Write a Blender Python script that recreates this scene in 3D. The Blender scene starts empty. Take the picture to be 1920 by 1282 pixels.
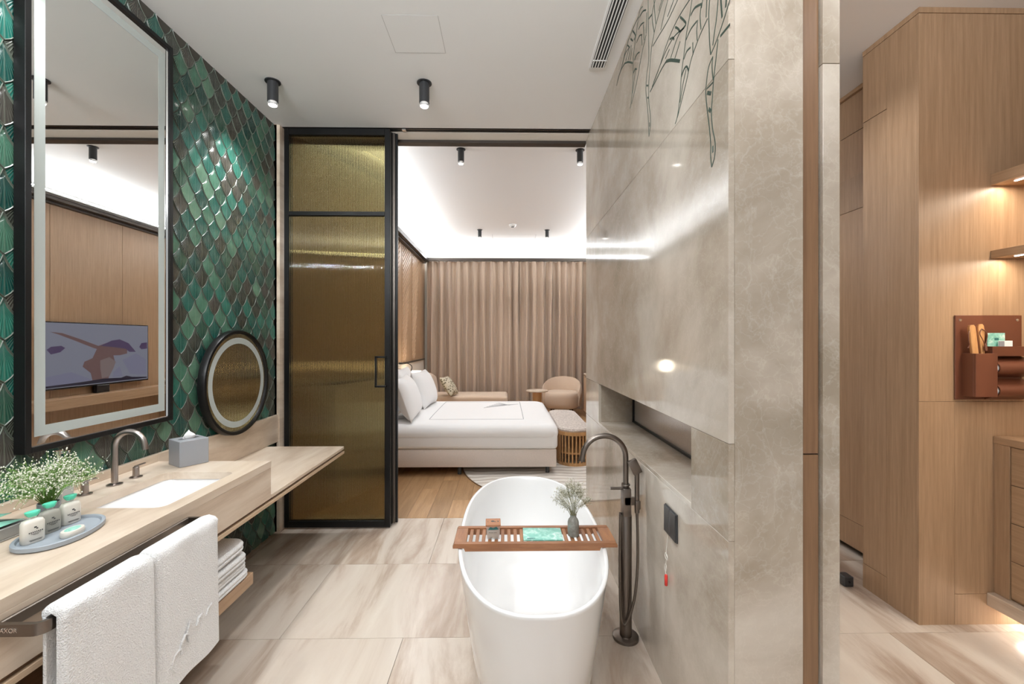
import bpy, bmesh, math, random
from mathutils import Vector, Matrix
R = math.radians
random.seed(7)
scene = bpy.context.scene
C = scene.collection

# ------------------------------------------------------------------ camera, world, exposure
CAM_H = 1.45
cam_data = bpy.data.cameras.new('camera')
cam = bpy.data.objects.new('camera', cam_data); C.objects.link(cam)
cam.location = (0, 0, CAM_H)
cam.rotation_euler = (R(90), 0, -math.atan(12 / 810))
cam_data.sensor_width = 36
cam_data.lens = 810 / 1920 * 36
cam_data.shift_y = -3 / 1920
cam_data.clip_start = .02
scene.camera = cam
world = bpy.data.worlds.new('world'); scene.world = world
world.use_nodes = True
world.node_tree.nodes['Background'].inputs[0].default_value = (.97, .985, 1, 1)
world.node_tree.nodes['Background'].inputs[1].default_value = .5
scene.view_settings.view_transform = 'Standard'
scene.view_settings.look = 'None'
scene.view_settings.exposure = 0.17
scene.view_settings.gamma = 1
scene.view_settings.use_curve_mapping = False
cy = scene.cycles
cy.use_denoising = True
cy.max_bounces = 10; cy.diffuse_bounces = 5; cy.glossy_bounces = 5; cy.transmission_bounces = 8
cy.sample_clamp_indirect = 6; cy.caustics_reflective = False; cy.caustics_refractive = False
cy.blur_glossy = .5

# key dimensions (metres): x right, y into the room, z up; camera above the origin
XL = -1.745          # tiled wall face
XR = .66             # marble wall face
YE = 1.27            # near end of the marble wall
YD = 3.36            # sliding door plane
YB = 9.1             # curtain plane
ZC = 3.085           # bathroom ceiling
ZB = 3.42            # bedroom ceiling
XB = 1.97            # bedroom right wall

# lamps that stand for the ceiling downlights and hidden bedroom cove strips, plus fill
def area(name, loc, rot, sx, sy, power, color=(1, .93, .84), spread=180):
    d = bpy.data.lights.new(name, 'AREA'); d.shape = 'RECTANGLE'; d.size = sx; d.size_y = sy
    d.energy = power; d.color = color; d.spread = R(spread)
    o = bpy.data.objects.new(name, d); C.objects.link(o); o.location = loc; o.rotation_euler = rot
    return o
def spot(name, loc, power, angle=95, blend=.7, color=(.985, .99, 1), rot=(0, 0, 0), radius=.035):
    d = bpy.data.lights.new(name, 'SPOT'); d.energy = power; d.spot_size = R(angle); d.spot_blend = blend
    d.color = color; d.shadow_soft_size = radius
    o = bpy.data.objects.new(name, d); C.objects.link(o); o.location = loc; o.rotation_euler = rot
    return o
COVE = (.93, .97, 1)
area('cove_light_left', (-1.60, 6.35, 3.19), (R(180), R(30), 0), .05, 5.3, 56, COVE)
area('cove_light_back', (.12, 8.98, 3.19), (R(180 + 30), 0, 0), 3.4, .05, 36, COVE)
area('cove_light_right', (1.85, 6.35, 3.19), (R(180), R(-30), 0), .05, 5.3, 56, COVE)
area('added_fill_bath', (-.75, -1.0, 2.72), (R(180 - 20), 0, 0), 1.7, .06, 330, COVE)  # unseen fill strip added behind the camera to brighten the bathroom ceiling
BATH_SPOTS = [(-1.47, 2.75), (-.516, 2.75), (-1.47, 1.55), (-.45, 1.3), (.0, 1.7), (-1.4, .5)]
for x, y in BATH_SPOTS:
    spot('downlight_lamp', (x, y, 2.90), 44 if y > 2.7 else (19 if x > -.1 else 33), 120, .8)
BED_SPOTS = [(-.46, 4.46), (.77, 4.46), (-.46, 7.7), (.74, 7.7)]
for x, y in BED_SPOTS:
    spot('bedroom_downlight_lamp', (x, y, 3.25), 54, 120, .8)
for x, y in [(1.55, .6), (1.55, 2.3), (1.6, 3.6)]:
    spot('corridor_downlight_lamp', (x, y, 3.1), 26, 125, .8)

# ------------------------------------------------------------------ material helpers
M = {}
def new_mat(name):
    m = bpy.data.materials.new(name); m.use_nodes = True
    nt = m.node_tree; b = nt.nodes['Principled BSDF']; M[name] = m
    return m, nt, b
def setp(b, **k):
    for n, v in k.items():
        b.inputs[n.replace('_', ' ')].default_value = v
def rgba(c): return (c[0], c[1], c[2], 1)
def plain(name, c, rough=.5, metal=0, spec=.5, **k):
    m, nt, b = new_mat(name)
    setp(b, Base_Color=rgba(c), Roughness=rough, Metallic=metal)
    b.inputs['Specular IOR Level'].default_value = spec
    for n, v in k.items(): b.inputs[n.replace('_', ' ')].default_value = v
    return m
def emit(name, c, s):
    m, nt, b = new_mat(name)
    setp(b, Base_Color=(0, 0, 0, 1), Roughness=.6)
    b.inputs['Emission Color'].default_value = rgba(c); b.inputs['Emission Strength'].default_value = s
    return m
def N(nt, t, **k):
    n = nt.nodes.new(t)
    for a, v in k.items(): setattr(n, a, v)
    return n
def coords(nt, scale=(1, 1, 1), rnd=True, kind='Object'):
    tc = N(nt, 'ShaderNodeTexCoord'); mp = N(nt, 'ShaderNodeMapping')
    mp.inputs['Scale'].default_value = scale
    src = tc.outputs[kind]
    if rnd:
        oi = N(nt, 'ShaderNodeObjectInfo')
        mul = N(nt, 'ShaderNodeVectorMath', operation='SCALE'); mul.inputs[0].default_value = (13.7, 7.3, 5.9)
        nt.links.new(oi.outputs['Random'], mul.inputs['Scale'])
        add = N(nt, 'ShaderNodeVectorMath', operation='ADD')
        nt.links.new(src, add.inputs[0]); nt.links.new(mul.outputs[0], add.inputs[1]); src = add.outputs[0]
    nt.links.new(src, mp.inputs[0])
    return mp.outputs[0]
def noise(nt, vec, scale, detail=5, rough=.55, dist=0):
    n = N(nt, 'ShaderNodeTexNoise'); n.inputs['Scale'].default_value = scale
    n.inputs['Detail'].default_value = detail; n.inputs['Roughness'].default_value = rough
    n.inputs['Distortion'].default_value = dist
    nt.links.new(vec, n.inputs['Vector']); return n.outputs['Fac']
def ramp(nt, fac, stops):
    r = N(nt, 'ShaderNodeValToRGB'); e = r.color_ramp.elements
    while len(e) < len(stops): e.new(.5)
    for el, (p, c) in zip(e, stops):
        el.position = p; el.color = rgba(c) if len(c) == 3 else c
    nt.links.new(fac, r.inputs[0]); return r.outputs[0]
def mix(nt, fac, a, b, mode='MIX'):
    m = N(nt, 'ShaderNodeMix', data_type='RGBA', blend_type=mode)
    for s, v in ((m.inputs['Factor'], fac), (m.inputs['A'], a), (m.inputs['B'], b)):
        if isinstance(v, (int, float)): s.default_value = v
        elif isinstance(v, tuple): s.default_value = rgba(v)
        else: nt.links.new(v, s)
    return m.outputs['Result']
def mathn(nt, op, a, b=None):
    m = N(nt, 'ShaderNodeMath', operation=op)
    for i, v in enumerate((a, b)):
        if v is None: continue
        if isinstance(v, (int, float)): m.inputs[i].default_value = v
        else: nt.links.new(v, m.inputs[i])
    return m.outputs[0]
def bump(nt, b, h, strength=.3, dist=.002):
    n = N(nt, 'ShaderNodeBump'); n.inputs['Strength'].default_value = strength; n.inputs['Distance'].default_value = dist
    nt.links.new(h, n.inputs['Height']); nt.links.new(n.outputs[0], b.inputs['Normal'])
def wood(name, c1, c2, scale, rough=.42, rnd=True, bmp=.12, var=.12):
    m, nt, b = new_mat(name)
    v = coords(nt, scale, rnd)
    f1 = noise(nt, v, 1, 6, .62, .25); f2 = noise(nt, v, 4.3, 3, .6)
    col = ramp(nt, f1, [(.3, c1), (.72, c2)])
    d = ramp(nt, f2, [(.35, (.80, .78, .75)), (.6, (1, 1, 1))])
    col = mix(nt, .55, col, d, 'MULTIPLY')
    if rnd and var:
        oi = N(nt, 'ShaderNodeObjectInfo')
        k = ramp(nt, oi.outputs['Random'], [(0, (1 - var,) * 3), (1, (1 + var * .3,) * 3)])
        col = mix(nt, 1.0, col, k, 'MULTIPLY')
    nt.links.new(col, b.inputs['Base Color']); setp(b, Roughness=rough)
    if bmp: bump(nt, b, f2, bmp, .001)
    return m
def stone(name, stops, scale, nscale, vein=None, vein_amt=.4, rough=.1, detail=8, dist=.6, rnd=True, vscale=None, bmp=0):
    m, nt, b = new_mat(name)
    v = coords(nt, scale, rnd)
    f = noise(nt, v, nscale, detail, .6, dist)
    col = ramp(nt, f, stops)
    if vein:
        f2 = noise(nt, v, vscale or nscale * 1.9, 7, .62, 1.1)
        r = ramp(nt, f2, [(.485, (0, 0, 0)), (.5, (1, 1, 1)), (.515, (0, 0, 0))])
        col = mix(nt, mathn(nt, 'MULTIPLY', r, vein_amt), col, vein)
        vo = N(nt, 'ShaderNodeTexVoronoi', feature='DISTANCE_TO_EDGE'); vo.inputs['Scale'].default_value = nscale * 9
        wv = N(nt, 'ShaderNodeVectorMath', operation='ADD')
        nz = N(nt, 'ShaderNodeTexNoise'); nz.inputs['Scale'].default_value = nscale * 5; nz.inputs['Detail'].default_value = 5
        nt.links.new(v, nz.inputs['Vector']); sc = N(nt, 'ShaderNodeVectorMath', operation='SCALE'); sc.inputs['Scale'].default_value = .6
        nt.links.new(nz.outputs['Color'], sc.inputs[0]); nt.links.new(v, wv.inputs[0]); nt.links.new(sc.outputs[0], wv.inputs[1])
        nt.links.new(wv.outputs[0], vo.inputs['Vector'])
        r2 = ramp(nt, vo.outputs['Distance'], [(0, (1, 1, 1)), (.05, (0, 0, 0))])
        col = mix(nt, mathn(nt, 'MULTIPLY', r2, vein_amt * 1.0), col, vein)
    nt.links.new(col, b.inputs['Base Color']); setp(b, Roughness=rough)
    if bmp: bump(nt, b, f, bmp, .002)
    return m
def cloth(name, c, rough=.9, scale=400, strength=.25, dist=.001, var=.06, sheen=.2):
    m, nt, b = new_mat(name)
    v = coords(nt, (1, 1, 1), False)
    f = noise(nt, v, scale, 2, .5)
    col = ramp(nt, f, [(.3, tuple(x * (1 - var) for x in c)), (.7, tuple(min(1, x * (1 + var)) for x in c))])
    nt.links.new(col, b.inputs['Base Color']); setp(b, Roughness=rough)
    b.inputs['Sheen Weight'].default_value = sheen
    b.inputs['Specular IOR Level'].default_value = .2
    bump(nt, b, f, strength, dist)
    return m

plain('ceiling_paint', (.87, .87, .868), .9, spec=.2)
plain('wall_paint', (.78, .75, .70), .9, spec=.2)
plain('black_metal', (.012, .012, .012), .35, .6)
plain('bronze_frame', (.055, .045, .038), .4, .7)
plain('gunmetal', (.20, .172, .15), .33, 1)
plain('bronze_rail', (.30, .265, .235), .38, 1)
plain('brushed_nickel', (.36, .32, .30), .28, 1)
plain('chrome', (.8, .8, .8), .12, 1)
plain('grout', (.06, .055, .045), .8)
plain('white_ceramic', (.86, .86, .86), .06, Coat_Weight=.5)
plain('tub_white', (.87, .87, .865), .12, Coat_Weight=.3)
plain('grey_plastic', (.27, .28, .30), .45)
plain('slate_grey', (.28, .315, .35), .5)
plain('taupe_grey', (.33, .32, .30), .5)
plain('white_paper', (.85, .85, .85), .8)
plain('shadow_black', (.01, .01, .01), .7)
plain('dark_plastic', (.025, .026, .028), .35)
plain('red_plastic', (.65, .04, .03), .4)
plain('white_cord', (.78, .76, .70), .7)
plain('mirror_glass', (.93, .94, .93), .0, 1)
plain('frosted_band', (.42, .46, .44), .5)
plain('leather', (.13, .042, .02), .42)
plain('mint', (.30, .66, .53), .35)
plain('mint_cap', (.10, .62, .42), .3)
plain('ink', (.05, .05, .05), .6)
plain('dark_green_paint', (.022, .05, .035), .45)
plain('white_enamel', (.8, .8, .78), .35)
plain('grey_thread', (.36, .37, .38), .8)
plain('stem_green', (.13, .26, .04), .6)
plain('stem_dry', (.26, .25, .15), .7)
plain('flower_white', (.85, .83, .72), .7)
plain('flower_dry', (.70, .68, .58), .8)
plain('copper_card', (.34, .15, .07), .5)
plain('teal_ink', (.03, .16, .15), .5)
plain('paper_brown', (.58, .46, .35), .7)
plain('tv_black', (.008, .008, .01), .25)
plain('clear_plastic', (.93, .94, .93), .1, Alpha=.3)
plain('lotion', (.72, .69, .62), .3, Coat_Weight=.4)
m = plain('shampoo', (.52, .51, .45), .15); setp(m.node_tree.nodes['Principled BSDF'], Transmission_Weight=.35, IOR=1.33)
m = plain('frosted_plastic', (.72, .74, .74), .35); setp(m.node_tree.nodes['Principled BSDF'], Transmission_Weight=.3, IOR=1.3)
m = plain('bronze_glass', (.33, .285, .14), .03); setp(m.node_tree.nodes['Principled BSDF'], Transmission_Weight=1.0, IOR=1.45)
m = plain('niche_glass', (.95, .88, .82), .1); setp(m.node_tree.nodes['Principled BSDF'], Transmission_Weight=.8, IOR=1.45)
emit('lens_light', (1, .95, .88), 14)
emit('strip_light', (1, .96, .9), 10)
emit('shade_light', (1, .92, .8), 1.6)
emit('tv_grey', (.30, .31, .40), .40)
emit('tv_purple', (.10, .06, .16), .40)
emit('tv_skin', (.20, .11, .11), .42)
emit('tv_dress', (.27, .20, .20), .42)
emit('tv_lilac', (.27, .27, .40), .40)
emit('tv_dark', (.012, .01, .03), .5)

# fine straight-grained oak for panels (grain along z), along y, along x
OAK1, OAK2 = (.33, .205, .115), (.45, .295, .18)
wood('oak_z', OAK1, OAK2, (70, 70, 2.2), .42, True, .1, .05)
wood('oak_y', OAK1, OAK2, (70, 2.2, 70), .42, True, .1, .05)
wood('oak_x', OAK1, OAK2, (2.2, 70, 70), .42, True, .1, .05)
wood('oak_slat', (.42, .27, .165), (.52, .35, .225), (70, 2.2, 70), .42, True, .1, .05)  # paler copy of the wall oak: the slats' lit look put into colour
wood('oak_pale', (.50, .36, .235), (.62, .47, .33), (60, 2.5, 60), .5, True, .1, .05)
wood('walnut_strip', (.15, .078, .038), (.215, .118, .06), (60, 60, 2), .4, True, .1, .05)
wood('plank_oak', (.34, .19, .085), (.50, .31, .16), (26, 2.0, 26), .36, True, .12, .22)
wood('teak', (.20, .075, .03), (.33, .145, .062), (6, 55, 55), .45, True, .15, .1)
wood('teak_slat', (.22, .09, .04), (.36, .165, .07), (55, 8, 55), .45, True, .15, .15)
wood('bench_oak', (.42, .22, .085), (.55, .31, .13), (40, 40, 4), .42, True, .1, .1)
wood('spoon_wood', (.50, .24, .09), (.62, .34, .14), (60, 60, 6), .5, True, .1, .05)
stone('marble', [(.33, (.29, .235, .175)), (.45, (.43, .365, .295)), (.54, (.54, .475, .40)), (.66, (.66, .60, .52))],
      (1, 1, 1), 1.25, (.72, .67, .59), .13, .07, 11, .35)
stone('travertine_floor', [(.30, (.25, .175, .13)), (.43, (.45, .355, .28)), (.53, (.61, .53, .45)), (.72, (.70, .635, .55))],
      (3.2, .6, 1), 1.3, None, 0, .22, 9, .5)
stone('travertine', [(.32, (.47, .36, .265)), (.5, (.62, .51, .40)), (.66, (.71, .61, .50))],
      (5, 1.0, 7), 1.6, None, 0, .32, 9, .4)
cloth('towel', (.83, .83, .825), .95, 260, .9, .006, .04, .4)
cloth('linen_white', (.88, .88, .88), .85, 500, .12, .0008, .015)
cloth('bed_base_fabric', (.68, .605, .55), .9, 300, .2, .001, .08)
cloth('curtain_fabric', (.47, .36, .275), .9, 500, .2, .001, .05, .3)
cloth('chair_fabric', (.60, .47, .36), .9, 350, .3, .001, .06)
cloth('headboard_fabric', (.50, .38, .31), .85, 350, .2, .001, .05)
cloth('beige_panel', (.60, .52, .44), .7, 300, .05, .0005, .04)

# green glazed leaf tile: colour by piece, fan of ridges from the vein
m, nt, b = new_mat('leaf_glaze')
oi = N(nt, 'ShaderNodeObjectInfo'); at = N(nt, 'ShaderNodeAttribute', attribute_name='piece')
rv = mathn(nt, 'FRACT', mathn(nt, 'ADD', oi.outputs['Random'], at.outputs['Fac']))
r = N(nt, 'ShaderNodeValToRGB'); r.color_ramp.interpolation = 'CONSTANT'
stops = [(0, (.004, .055, .046)), (.15, (.008, .095, .075)), (.32, (.018, .135, .10)), (.44, (.055, .165, .11)), (.55, (.02, .075, .05)), (.66, (.03, .034, .027)), (.80, (.05, .045, .038)), (.93, (.10, .21, .14))]
e = r.color_ramp.elements
while len(e) < len(stops): e.new(.5)
for el, (p, c) in zip(e, stops): el.position = p; el.color = rgba(c)
nt.links.new(rv, r.inputs[0])
uv = N(nt, 'ShaderNodeUVMap', uv_map='leaf'); sx = N(nt, 'ShaderNodeSeparateXYZ'); nt.links.new(uv.outputs[0], sx.inputs[0])
ax = mathn(nt, 'ABSOLUTE', sx.outputs[0])
ang = mathn(nt, 'ARCTAN2', mathn(nt, 'MULTIPLY', ax, .73), mathn(nt, 'SUBTRACT', .62, sx.outputs[1]))
ridge = mathn(nt, 'SINE', mathn(nt, 'MULTIPLY', ang, 56.))
vein = ramp(nt, ax, [(0, (1, 1, 1)), (.035, (1, 1, 1)), (.06, (0, 0, 0))])
rl = ramp(nt, mathn(nt, 'ADD', mathn(nt, 'MULTIPLY', ridge, .5), .5), [(.62, (0, 0, 0)), (.95, (1, 1, 1))])
rl2 = mathn(nt, 'MULTIPLY', rl, ramp(nt, ax, [(.05, (.15, .15, .15)), (.6, (1, 1, 1))]))
mk = mathn(nt, 'MAXIMUM', rl2, mathn(nt, 'MULTIPLY', vein, .6))
v = coords(nt, (1, 1, 1), True); nz = noise(nt, v, 14, 4, .6)
base = mix(nt, .45, r.outputs[0], ramp(nt, nz, [(.3, (.45, .45, .45)), (.7, (1.25, 1.25, 1.2))]), 'MULTIPLY')
pale = mix(nt, .5, base, (.30, .34, .27))
col = mix(nt, mathn(nt, 'MULTIPLY', mk, .55), base, pale)
nt.links.new(col, b.inputs['Base Color']); setp(b, Roughness=.25, Coat_Weight=.3, Coat_Roughness=.1)
plain('leaf_rim', (.10, .12, .095), .3)
bump(nt, b, mathn(nt, 'ADD', mathn(nt, 'MULTIPLY', ridge, .5), mathn(nt, 'MULTIPLY', nz, .6)), .5, .0016)

# cushion and rug patterns
m, nt, b = new_mat('cushion_print'); v = coords(nt, (1, 1, 1), False)
vo = N(nt, 'ShaderNodeTexVoronoi'); vo.inputs['Scale'].default_value = 26; nt.links.new(v, vo.inputs['Vector'])
nt.links.new(ramp(nt, vo.outputs['Distance'], [(.3, (.13, .11, .07)), (.5, (.52, .47, .36))]), b.inputs['Base Color']); setp(b, Roughness=.9)
m, nt, b = new_mat('bench_boucle'); v = coords(nt, (1, 1, 1), False)
vo = N(nt, 'ShaderNodeTexVoronoi'); vo.inputs['Scale'].default_value = 42; nt.links.new(v, vo.inputs['Vector'])
nt.links.new(ramp(nt, vo.outputs['Distance'], [(.15, (.66, .60, .54)), (.6, (.48, .42, .38))]), b.inputs['Base Color']); setp(b, Roughness=.95); bump(nt, b, vo.outputs['Distance'], .6, .006)
m, nt, b = new_mat('rug_wool'); v = coords(nt, (1, 1, 1), False)
wv = N(nt, 'ShaderNodeTexWave', bands_direction='Y'); wv.inputs['Scale'].default_value = 3.2; wv.inputs['Distortion'].default_value = 5; wv.inputs['Detail'].default_value = 1.5; wv.inputs['Detail Scale'].default_value = .8
nt.links.new(v, wv.inputs['Vector'])
nt.links.new(ramp(nt, wv.outputs['Fac'], [(.0, (.42, .37, .32)), (.3, (.62, .58, .52)), (.6, (.68, .64, .59))]), b.inputs['Base Color']); setp(b, Roughness=.95); bump(nt, b, wv.outputs['Fac'], .5, .01)
m, nt, b = new_mat('vase_glaze'); v = coords(nt, (1, 1, 1), False)
nt.links.new(ramp(nt, noise(nt, v, 38, 5, .6), [(.35, (.15, .14, .12)), (.55, (.25, .24, .215)), (.7, (.22, .30, .28))]), b.inputs['Base Color']); setp(b, Roughness=.45)
m, nt, b = new_mat('mint_print'); v = coords(nt, (1, 1, 1), False)
nt.links.new(ramp(nt, noise(nt, v, 30, 5, .6, 1.0), [(.42, (.20, .50, .41)), (.55, (.34, .66, .56)), (.66, (.72, .83, .78))]), b.inputs['Base Color']); setp(b, Roughness=.35)

# ------------------------------------------------------------------ geometry helpers
class G:
    def __init__(s): s.v = []; s.f = []
    def add(s, vs, fs):
        o = len(s.v); s.v += [tuple(p) for p in vs]; s.f += [tuple(i + o for i in f) for f in fs]; return s
    def box(s, x0, x1, y0, y1, z0, z1):
        return s.add([(x0, y0, z0), (x1, y0, z0), (x1, y1, z0), (x0, y1, z0), (x0, y0, z1), (x1, y0, z1), (x1, y1, z1), (x0, y1, z1)],
                     [(0, 3, 2, 1), (4, 5, 6, 7), (0, 1, 5, 4), (1, 2, 6, 5), (2, 3, 7, 6), (3, 0, 4, 7)])
    def rbox(s, x0, x1, y0, y1, z0, z1, r=.003, seg=2):
        bm = bmesh.new(); bmesh.ops.create_cube(bm, size=1)
        for q in bm.verts: q.co = Vector(((x0 + x1) / 2 + q.co.x * (x1 - x0), (y0 + y1) / 2 + q.co.y * (y1 - y0), (z0 + z1) / 2 + q.co.z * (z1 - z0)))
        bmesh.ops.bevel(bm, geom=list(bm.edges), offset=r, segments=seg, affect='EDGES', profile=.5, clamp_overlap=True)
        s.bm(bm); return s
    def bm(s, bm):
        bm.verts.ensure_lookup_table(); bm.verts.index_update()
        s.add([q.co[:] for q in bm.verts], [[q.index for q in f.verts] for f in bm.faces]); bm.free(); return s
    def loft(s, loops, cap0=True, cap1=True, closed=True):
        n = len(loops[0]); vs = [p for L in loops for p in L]; fs = []
        for i in range(len(loops) - 1):
            for j in range(n if closed else n - 1):
                k = (j + 1) % n
                fs.append((i * n + j, i * n + k, (i + 1) * n + k, (i + 1) * n + j))
        if cap0: fs.append(tuple(reversed(range(n))))
        if cap1: fs.append(tuple(range((len(loops) - 1) * n, len(loops) * n)))
        return s.add(vs, fs)
    def lathe(s, prof, n=24, c=(0, 0, 0), cap0=True, cap1=True):
        return s.loft([[(c[0] + r * math.cos(2 * math.pi * j / n), c[1] + r * math.sin(2 * math.pi * j / n), c[2] + z) for j in range(n)] for r, z in prof], cap0, cap1)
    def cyl(s, p0, p1, r, n=16, r1=None):
        return s.tube([p0, p1], [r, r if r1 is None else r1], n)
    def tube(s, pts, r, n=10, flat=None):
        P = [Vector(p) for p in pts]
        rr = r if isinstance(r, (list, tuple)) else [r] * len(P)
        T = []
        for i in range(len(P)):
            a = P[max(i - 1, 0)]; c = P[min(i + 1, len(P) - 1)]; T.append((c - a).normalized())
        u = T[0].orthogonal().normalized(); loops = []
        for i, p in enumerate(P):
            u = (u - T[i] * u.dot(T[i]))
            u = u.normalized() if u.length > 1e-6 else T[i].orthogonal().normalized()
            w = T[i].cross(u)
            loops.append([tuple(p + (u * math.cos(2 * math.pi * j / n) + w * math.sin(2 * math.pi * j / n)) * rr[i]) for j in range(n)])
        return s.loft(loops)
    def prism(s, poly, axis, a, b):
        def mk(p, d):
            return (d, p[0], p[1]) if axis == 'x' else (p[0], d, p[1]) if axis == 'y' else (p[0], p[1], d)
        return s.loft([[mk(p, a) for p in poly], [mk(p, b) for p in poly]])
    def move(s, f): s.v = [tuple(f(Vector(p))) for p in s.v]; return s
    def mesh(s, name):
        me = bpy.data.meshes.new(name); me.from_pydata(s.v, [], s.f)
        bm = bmesh.new(); bm.from_mesh(me); bmesh.ops.recalc_face_normals(bm, faces=bm.faces); bm.to_mesh(me); bm.free()
        me.update(); return me
    def build(s, name, mat, parent=None, smooth=None, loc=None):
        me = s.mesh(name)
        if smooth is not None: me.shade_smooth(); me.set_sharp_from_angle(angle=R(smooth))
        return link(name, me, mat, parent, loc)
def link(name, me, mat=None, parent=None, loc=None):
    o = bpy.data.objects.new(name, me); C.objects.link(o)
    if mat and not me.materials: me.materials.append(M[mat])
    if parent: o.parent = parent
    if loc: o.location = loc
    return o
def tag(o, label, cat, group=None):
    o['label'] = label; o['category'] = cat
    if group: o['group'] = group
    return o
def thing(name, label, cat, loc=(0, 0, 0), rz=0, group=None):
    o = bpy.data.objects.new(name, None); C.objects.link(o); o.location = loc; o.rotation_euler = (0, 0, rz); o.empty_display_size = .05
    return tag(o, label, cat, group)
def struct(o, label=None):
    o['kind'] = 'structure'
    if label: o['label'] = label
    return o
def dup(o, parent=None, loc=None):
    c = o.copy(); C.objects.link(c); c.parent = parent
    if loc is not None: c.location = loc
    for ch in list(o.children): dup(ch, c)
    return c
def rrect(x0, x1, y0, y1, r, z, n=5):
    out = []
    for cx, cy_, a in ((x1 - r, y1 - r, 0), (x0 + r, y1 - r, 90), (x0 + r, y0 + r, 180), (x1 - r, y0 + r, 270)):
        for i in range(n + 1):
            t = R(a + 90 * i / n); out.append((cx + r * math.cos(t), cy_ + r * math.sin(t), z))
    return out
def sell(cx, cy_, a, b, z, e=2.5, n=48):
    out = []
    for i in range(n):
        t = 2 * math.pi * i / n; c, s_ = math.cos(t), math.sin(t)
        out.append((cx + a * math.copysign(abs(c) ** (2 / e), c), cy_ + b * math.copysign(abs(s_) ** (2 / e), s_), z))
    return out
def arc(cx, cz, r, a0, a1, n):
    return [(cx + r * math.cos(R(a0 + (a1 - a0) * i / n)), cz + r * math.sin(R(a0 + (a1 - a0) * i / n))) for i in range(n + 1)]
def text_mesh(s, size, depth=.0004):
    cu = bpy.data.curves.new('lettering', 'FONT'); cu.body = s; cu.size = size; cu.extrude = depth; cu.align_x = 'CENTER'; cu.align_y = 'CENTER'
    o = bpy.data.objects.new('lettering', cu); C.objects.link(o)
    dg = bpy.context.evaluated_depsgraph_get(); me = bpy.data.meshes.new_from_object(o.evaluated_get(dg))
    bpy.data.objects.remove(o); bpy.data.curves.remove(cu); return me

# ================================================================== THE SETTING
# ---- bathroom and corridor floor: travertine slabs as parts
fl = struct(G().box(-1.9, 2.9, -1.1, 3.535, -.08, -.012).build('floor', 'grout'), 'cream and taupe veined travertine slab floor of the bathroom and corridor')
rows = [-1.1 + .0, -.685, .014, .714, 1.414, 2.114, 2.813, 3.535]
for i in range(len(rows) - 1):
    y0, y1 = rows[i] + .001, rows[i + 1] - .001
    xs = [-1.9]; x = -1.70 + (.60 if i % 2 else 0.) + .0
    while x < 2.9:
        if x > -1.85: xs.append(x)
        x += 1.2
    xs.append(2.9)
    for a, b_ in zip(xs, xs[1:]):
        cx, cy_ = (a + b_) / 2, (y0 + y1) / 2
        hx, hy = (b_ - a) / 2 - .001, (y1 - y0) / 2
        G().box(-hx, hx, -hy, hy, -.012, 0).build('travertine_slab', 'travertine_floor', fl, loc=(cx, cy_, 0))
# ---- bedroom floor: oak planks as parts
fb = struct(G().box(-1.9, 2.4, 3.535, 9.4, -.08, -.014).build('floor_bedroom', 'shadow_black'), 'warm oak plank floor of the bedroom')
pw = .165; nx = int(3.9 / pw) + 1
for i in range(nx):
    x0 = -1.8 + i * pw; y = 3.535 - [0, .45, .2, .75, .55][i % 5] * 1.0
    while y < 9.35:
        a = max(y, 3.535); b_ = min(y + 1.15, 9.35); y += 1.15
        if b_ - a < .03: continue
        l = (b_ - a) / 2
        G().box(-pw / 2 + .0008, pw / 2 - .0008, -l + .0008, l - .0008, -.014, 0).build('plank', 'plank_oak', fb, loc=(x0 + pw / 2, (a + b_) / 2, 0))

# ---- ceilings
ce = struct(G().box(-1.9, .84, -1.1, 3.335, ZC, ZC + .10).build('ceiling', 'ceiling_paint'), 'smooth white painted bathroom ceiling')
def hatch(x0, x1, y0, y1, zc, w, par):
    p_ = G().box(x0 + w, x1 - w, y0 + w, y1 - w, zc - .0006, zc - .0001).build('access_panel', 'ceiling_paint', par)
    G().box(x0, x1, y0, y0 + w, zc - .0004, zc - .0001).box(x0, x1, y1 - w, y1, zc - .0004, zc - .0001).box(x0, x0 + w, y0 + w, y1 - w, zc - .0004, zc - .0001).box(x1 - w, x1, y0 + w, y1 - w, zc - .0004, zc - .0001).build('panel_gap', 'gap_grey', p_)
plain('gap_grey', (.55, .54, .53), .9)
hatch(-.626, -.34, 2.178, 2.466, ZC, .003, ce)
struct(G().box(.84, 2.95, -1.1, 3.62, 3.147, 3.25).build('ceiling_corridor', 'ceiling_paint'), 'white painted ceiling of the corridor')
cb = struct(G().box(-1.9, 2.2, 3.40, 9.4, ZB, ZB + .1).build('ceiling_bedroom', 'ceiling_paint'), 'white bedroom ceiling washed by hidden cove light')
hatch(-.25, .57, 8.02, 8.42, ZB, .006, cb)
G().box(-.40, .78, 8.60, 8.64, ZB - .004, ZB - .0001).build('air_slot', 'grey_plastic', cb)

# ---- walls
wl = struct(G().box(-1.92, XL - .009, -1.1, 3.30, -.05, ZC + .3).build('wall_left', 'grout'), 'wall clad in overlapping glossy green leaf tiles')
wb = struct(G().box(-1.92, -1.735, 3.30, 9.4, -.05, 3.6).build('wall_left_bedroom', 'oak_z'), 'oak bedroom wall with carved slanting slats above a pale panel')
struct(G().box(-1.92, 2.4, 9.3, 9.42, -.05, 3.6).build('wall_back', 'wall_paint'), 'bedroom wall behind the brown curtain')
wrb = struct(G().box(1.985, 2.12, 3.62, 9.3, -.05, 3.6).build('wall_right_bedroom', 'oak_z'), 'oak panelled bedroom wall behind the television')
y = 3.62
for k, (a, b_) in enumerate([(3.62, 4.5), (4.5, 5.2), (5.2, 6.17), (6.17, 7.0), (7.0, 8.1), (8.1, 9.28)]):
    G().rbox(XB, 1.985, a + .002, b_ - .002, .0, 3.08, .001, 1).build('wall_panel', 'oak_z', wrb)
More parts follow.
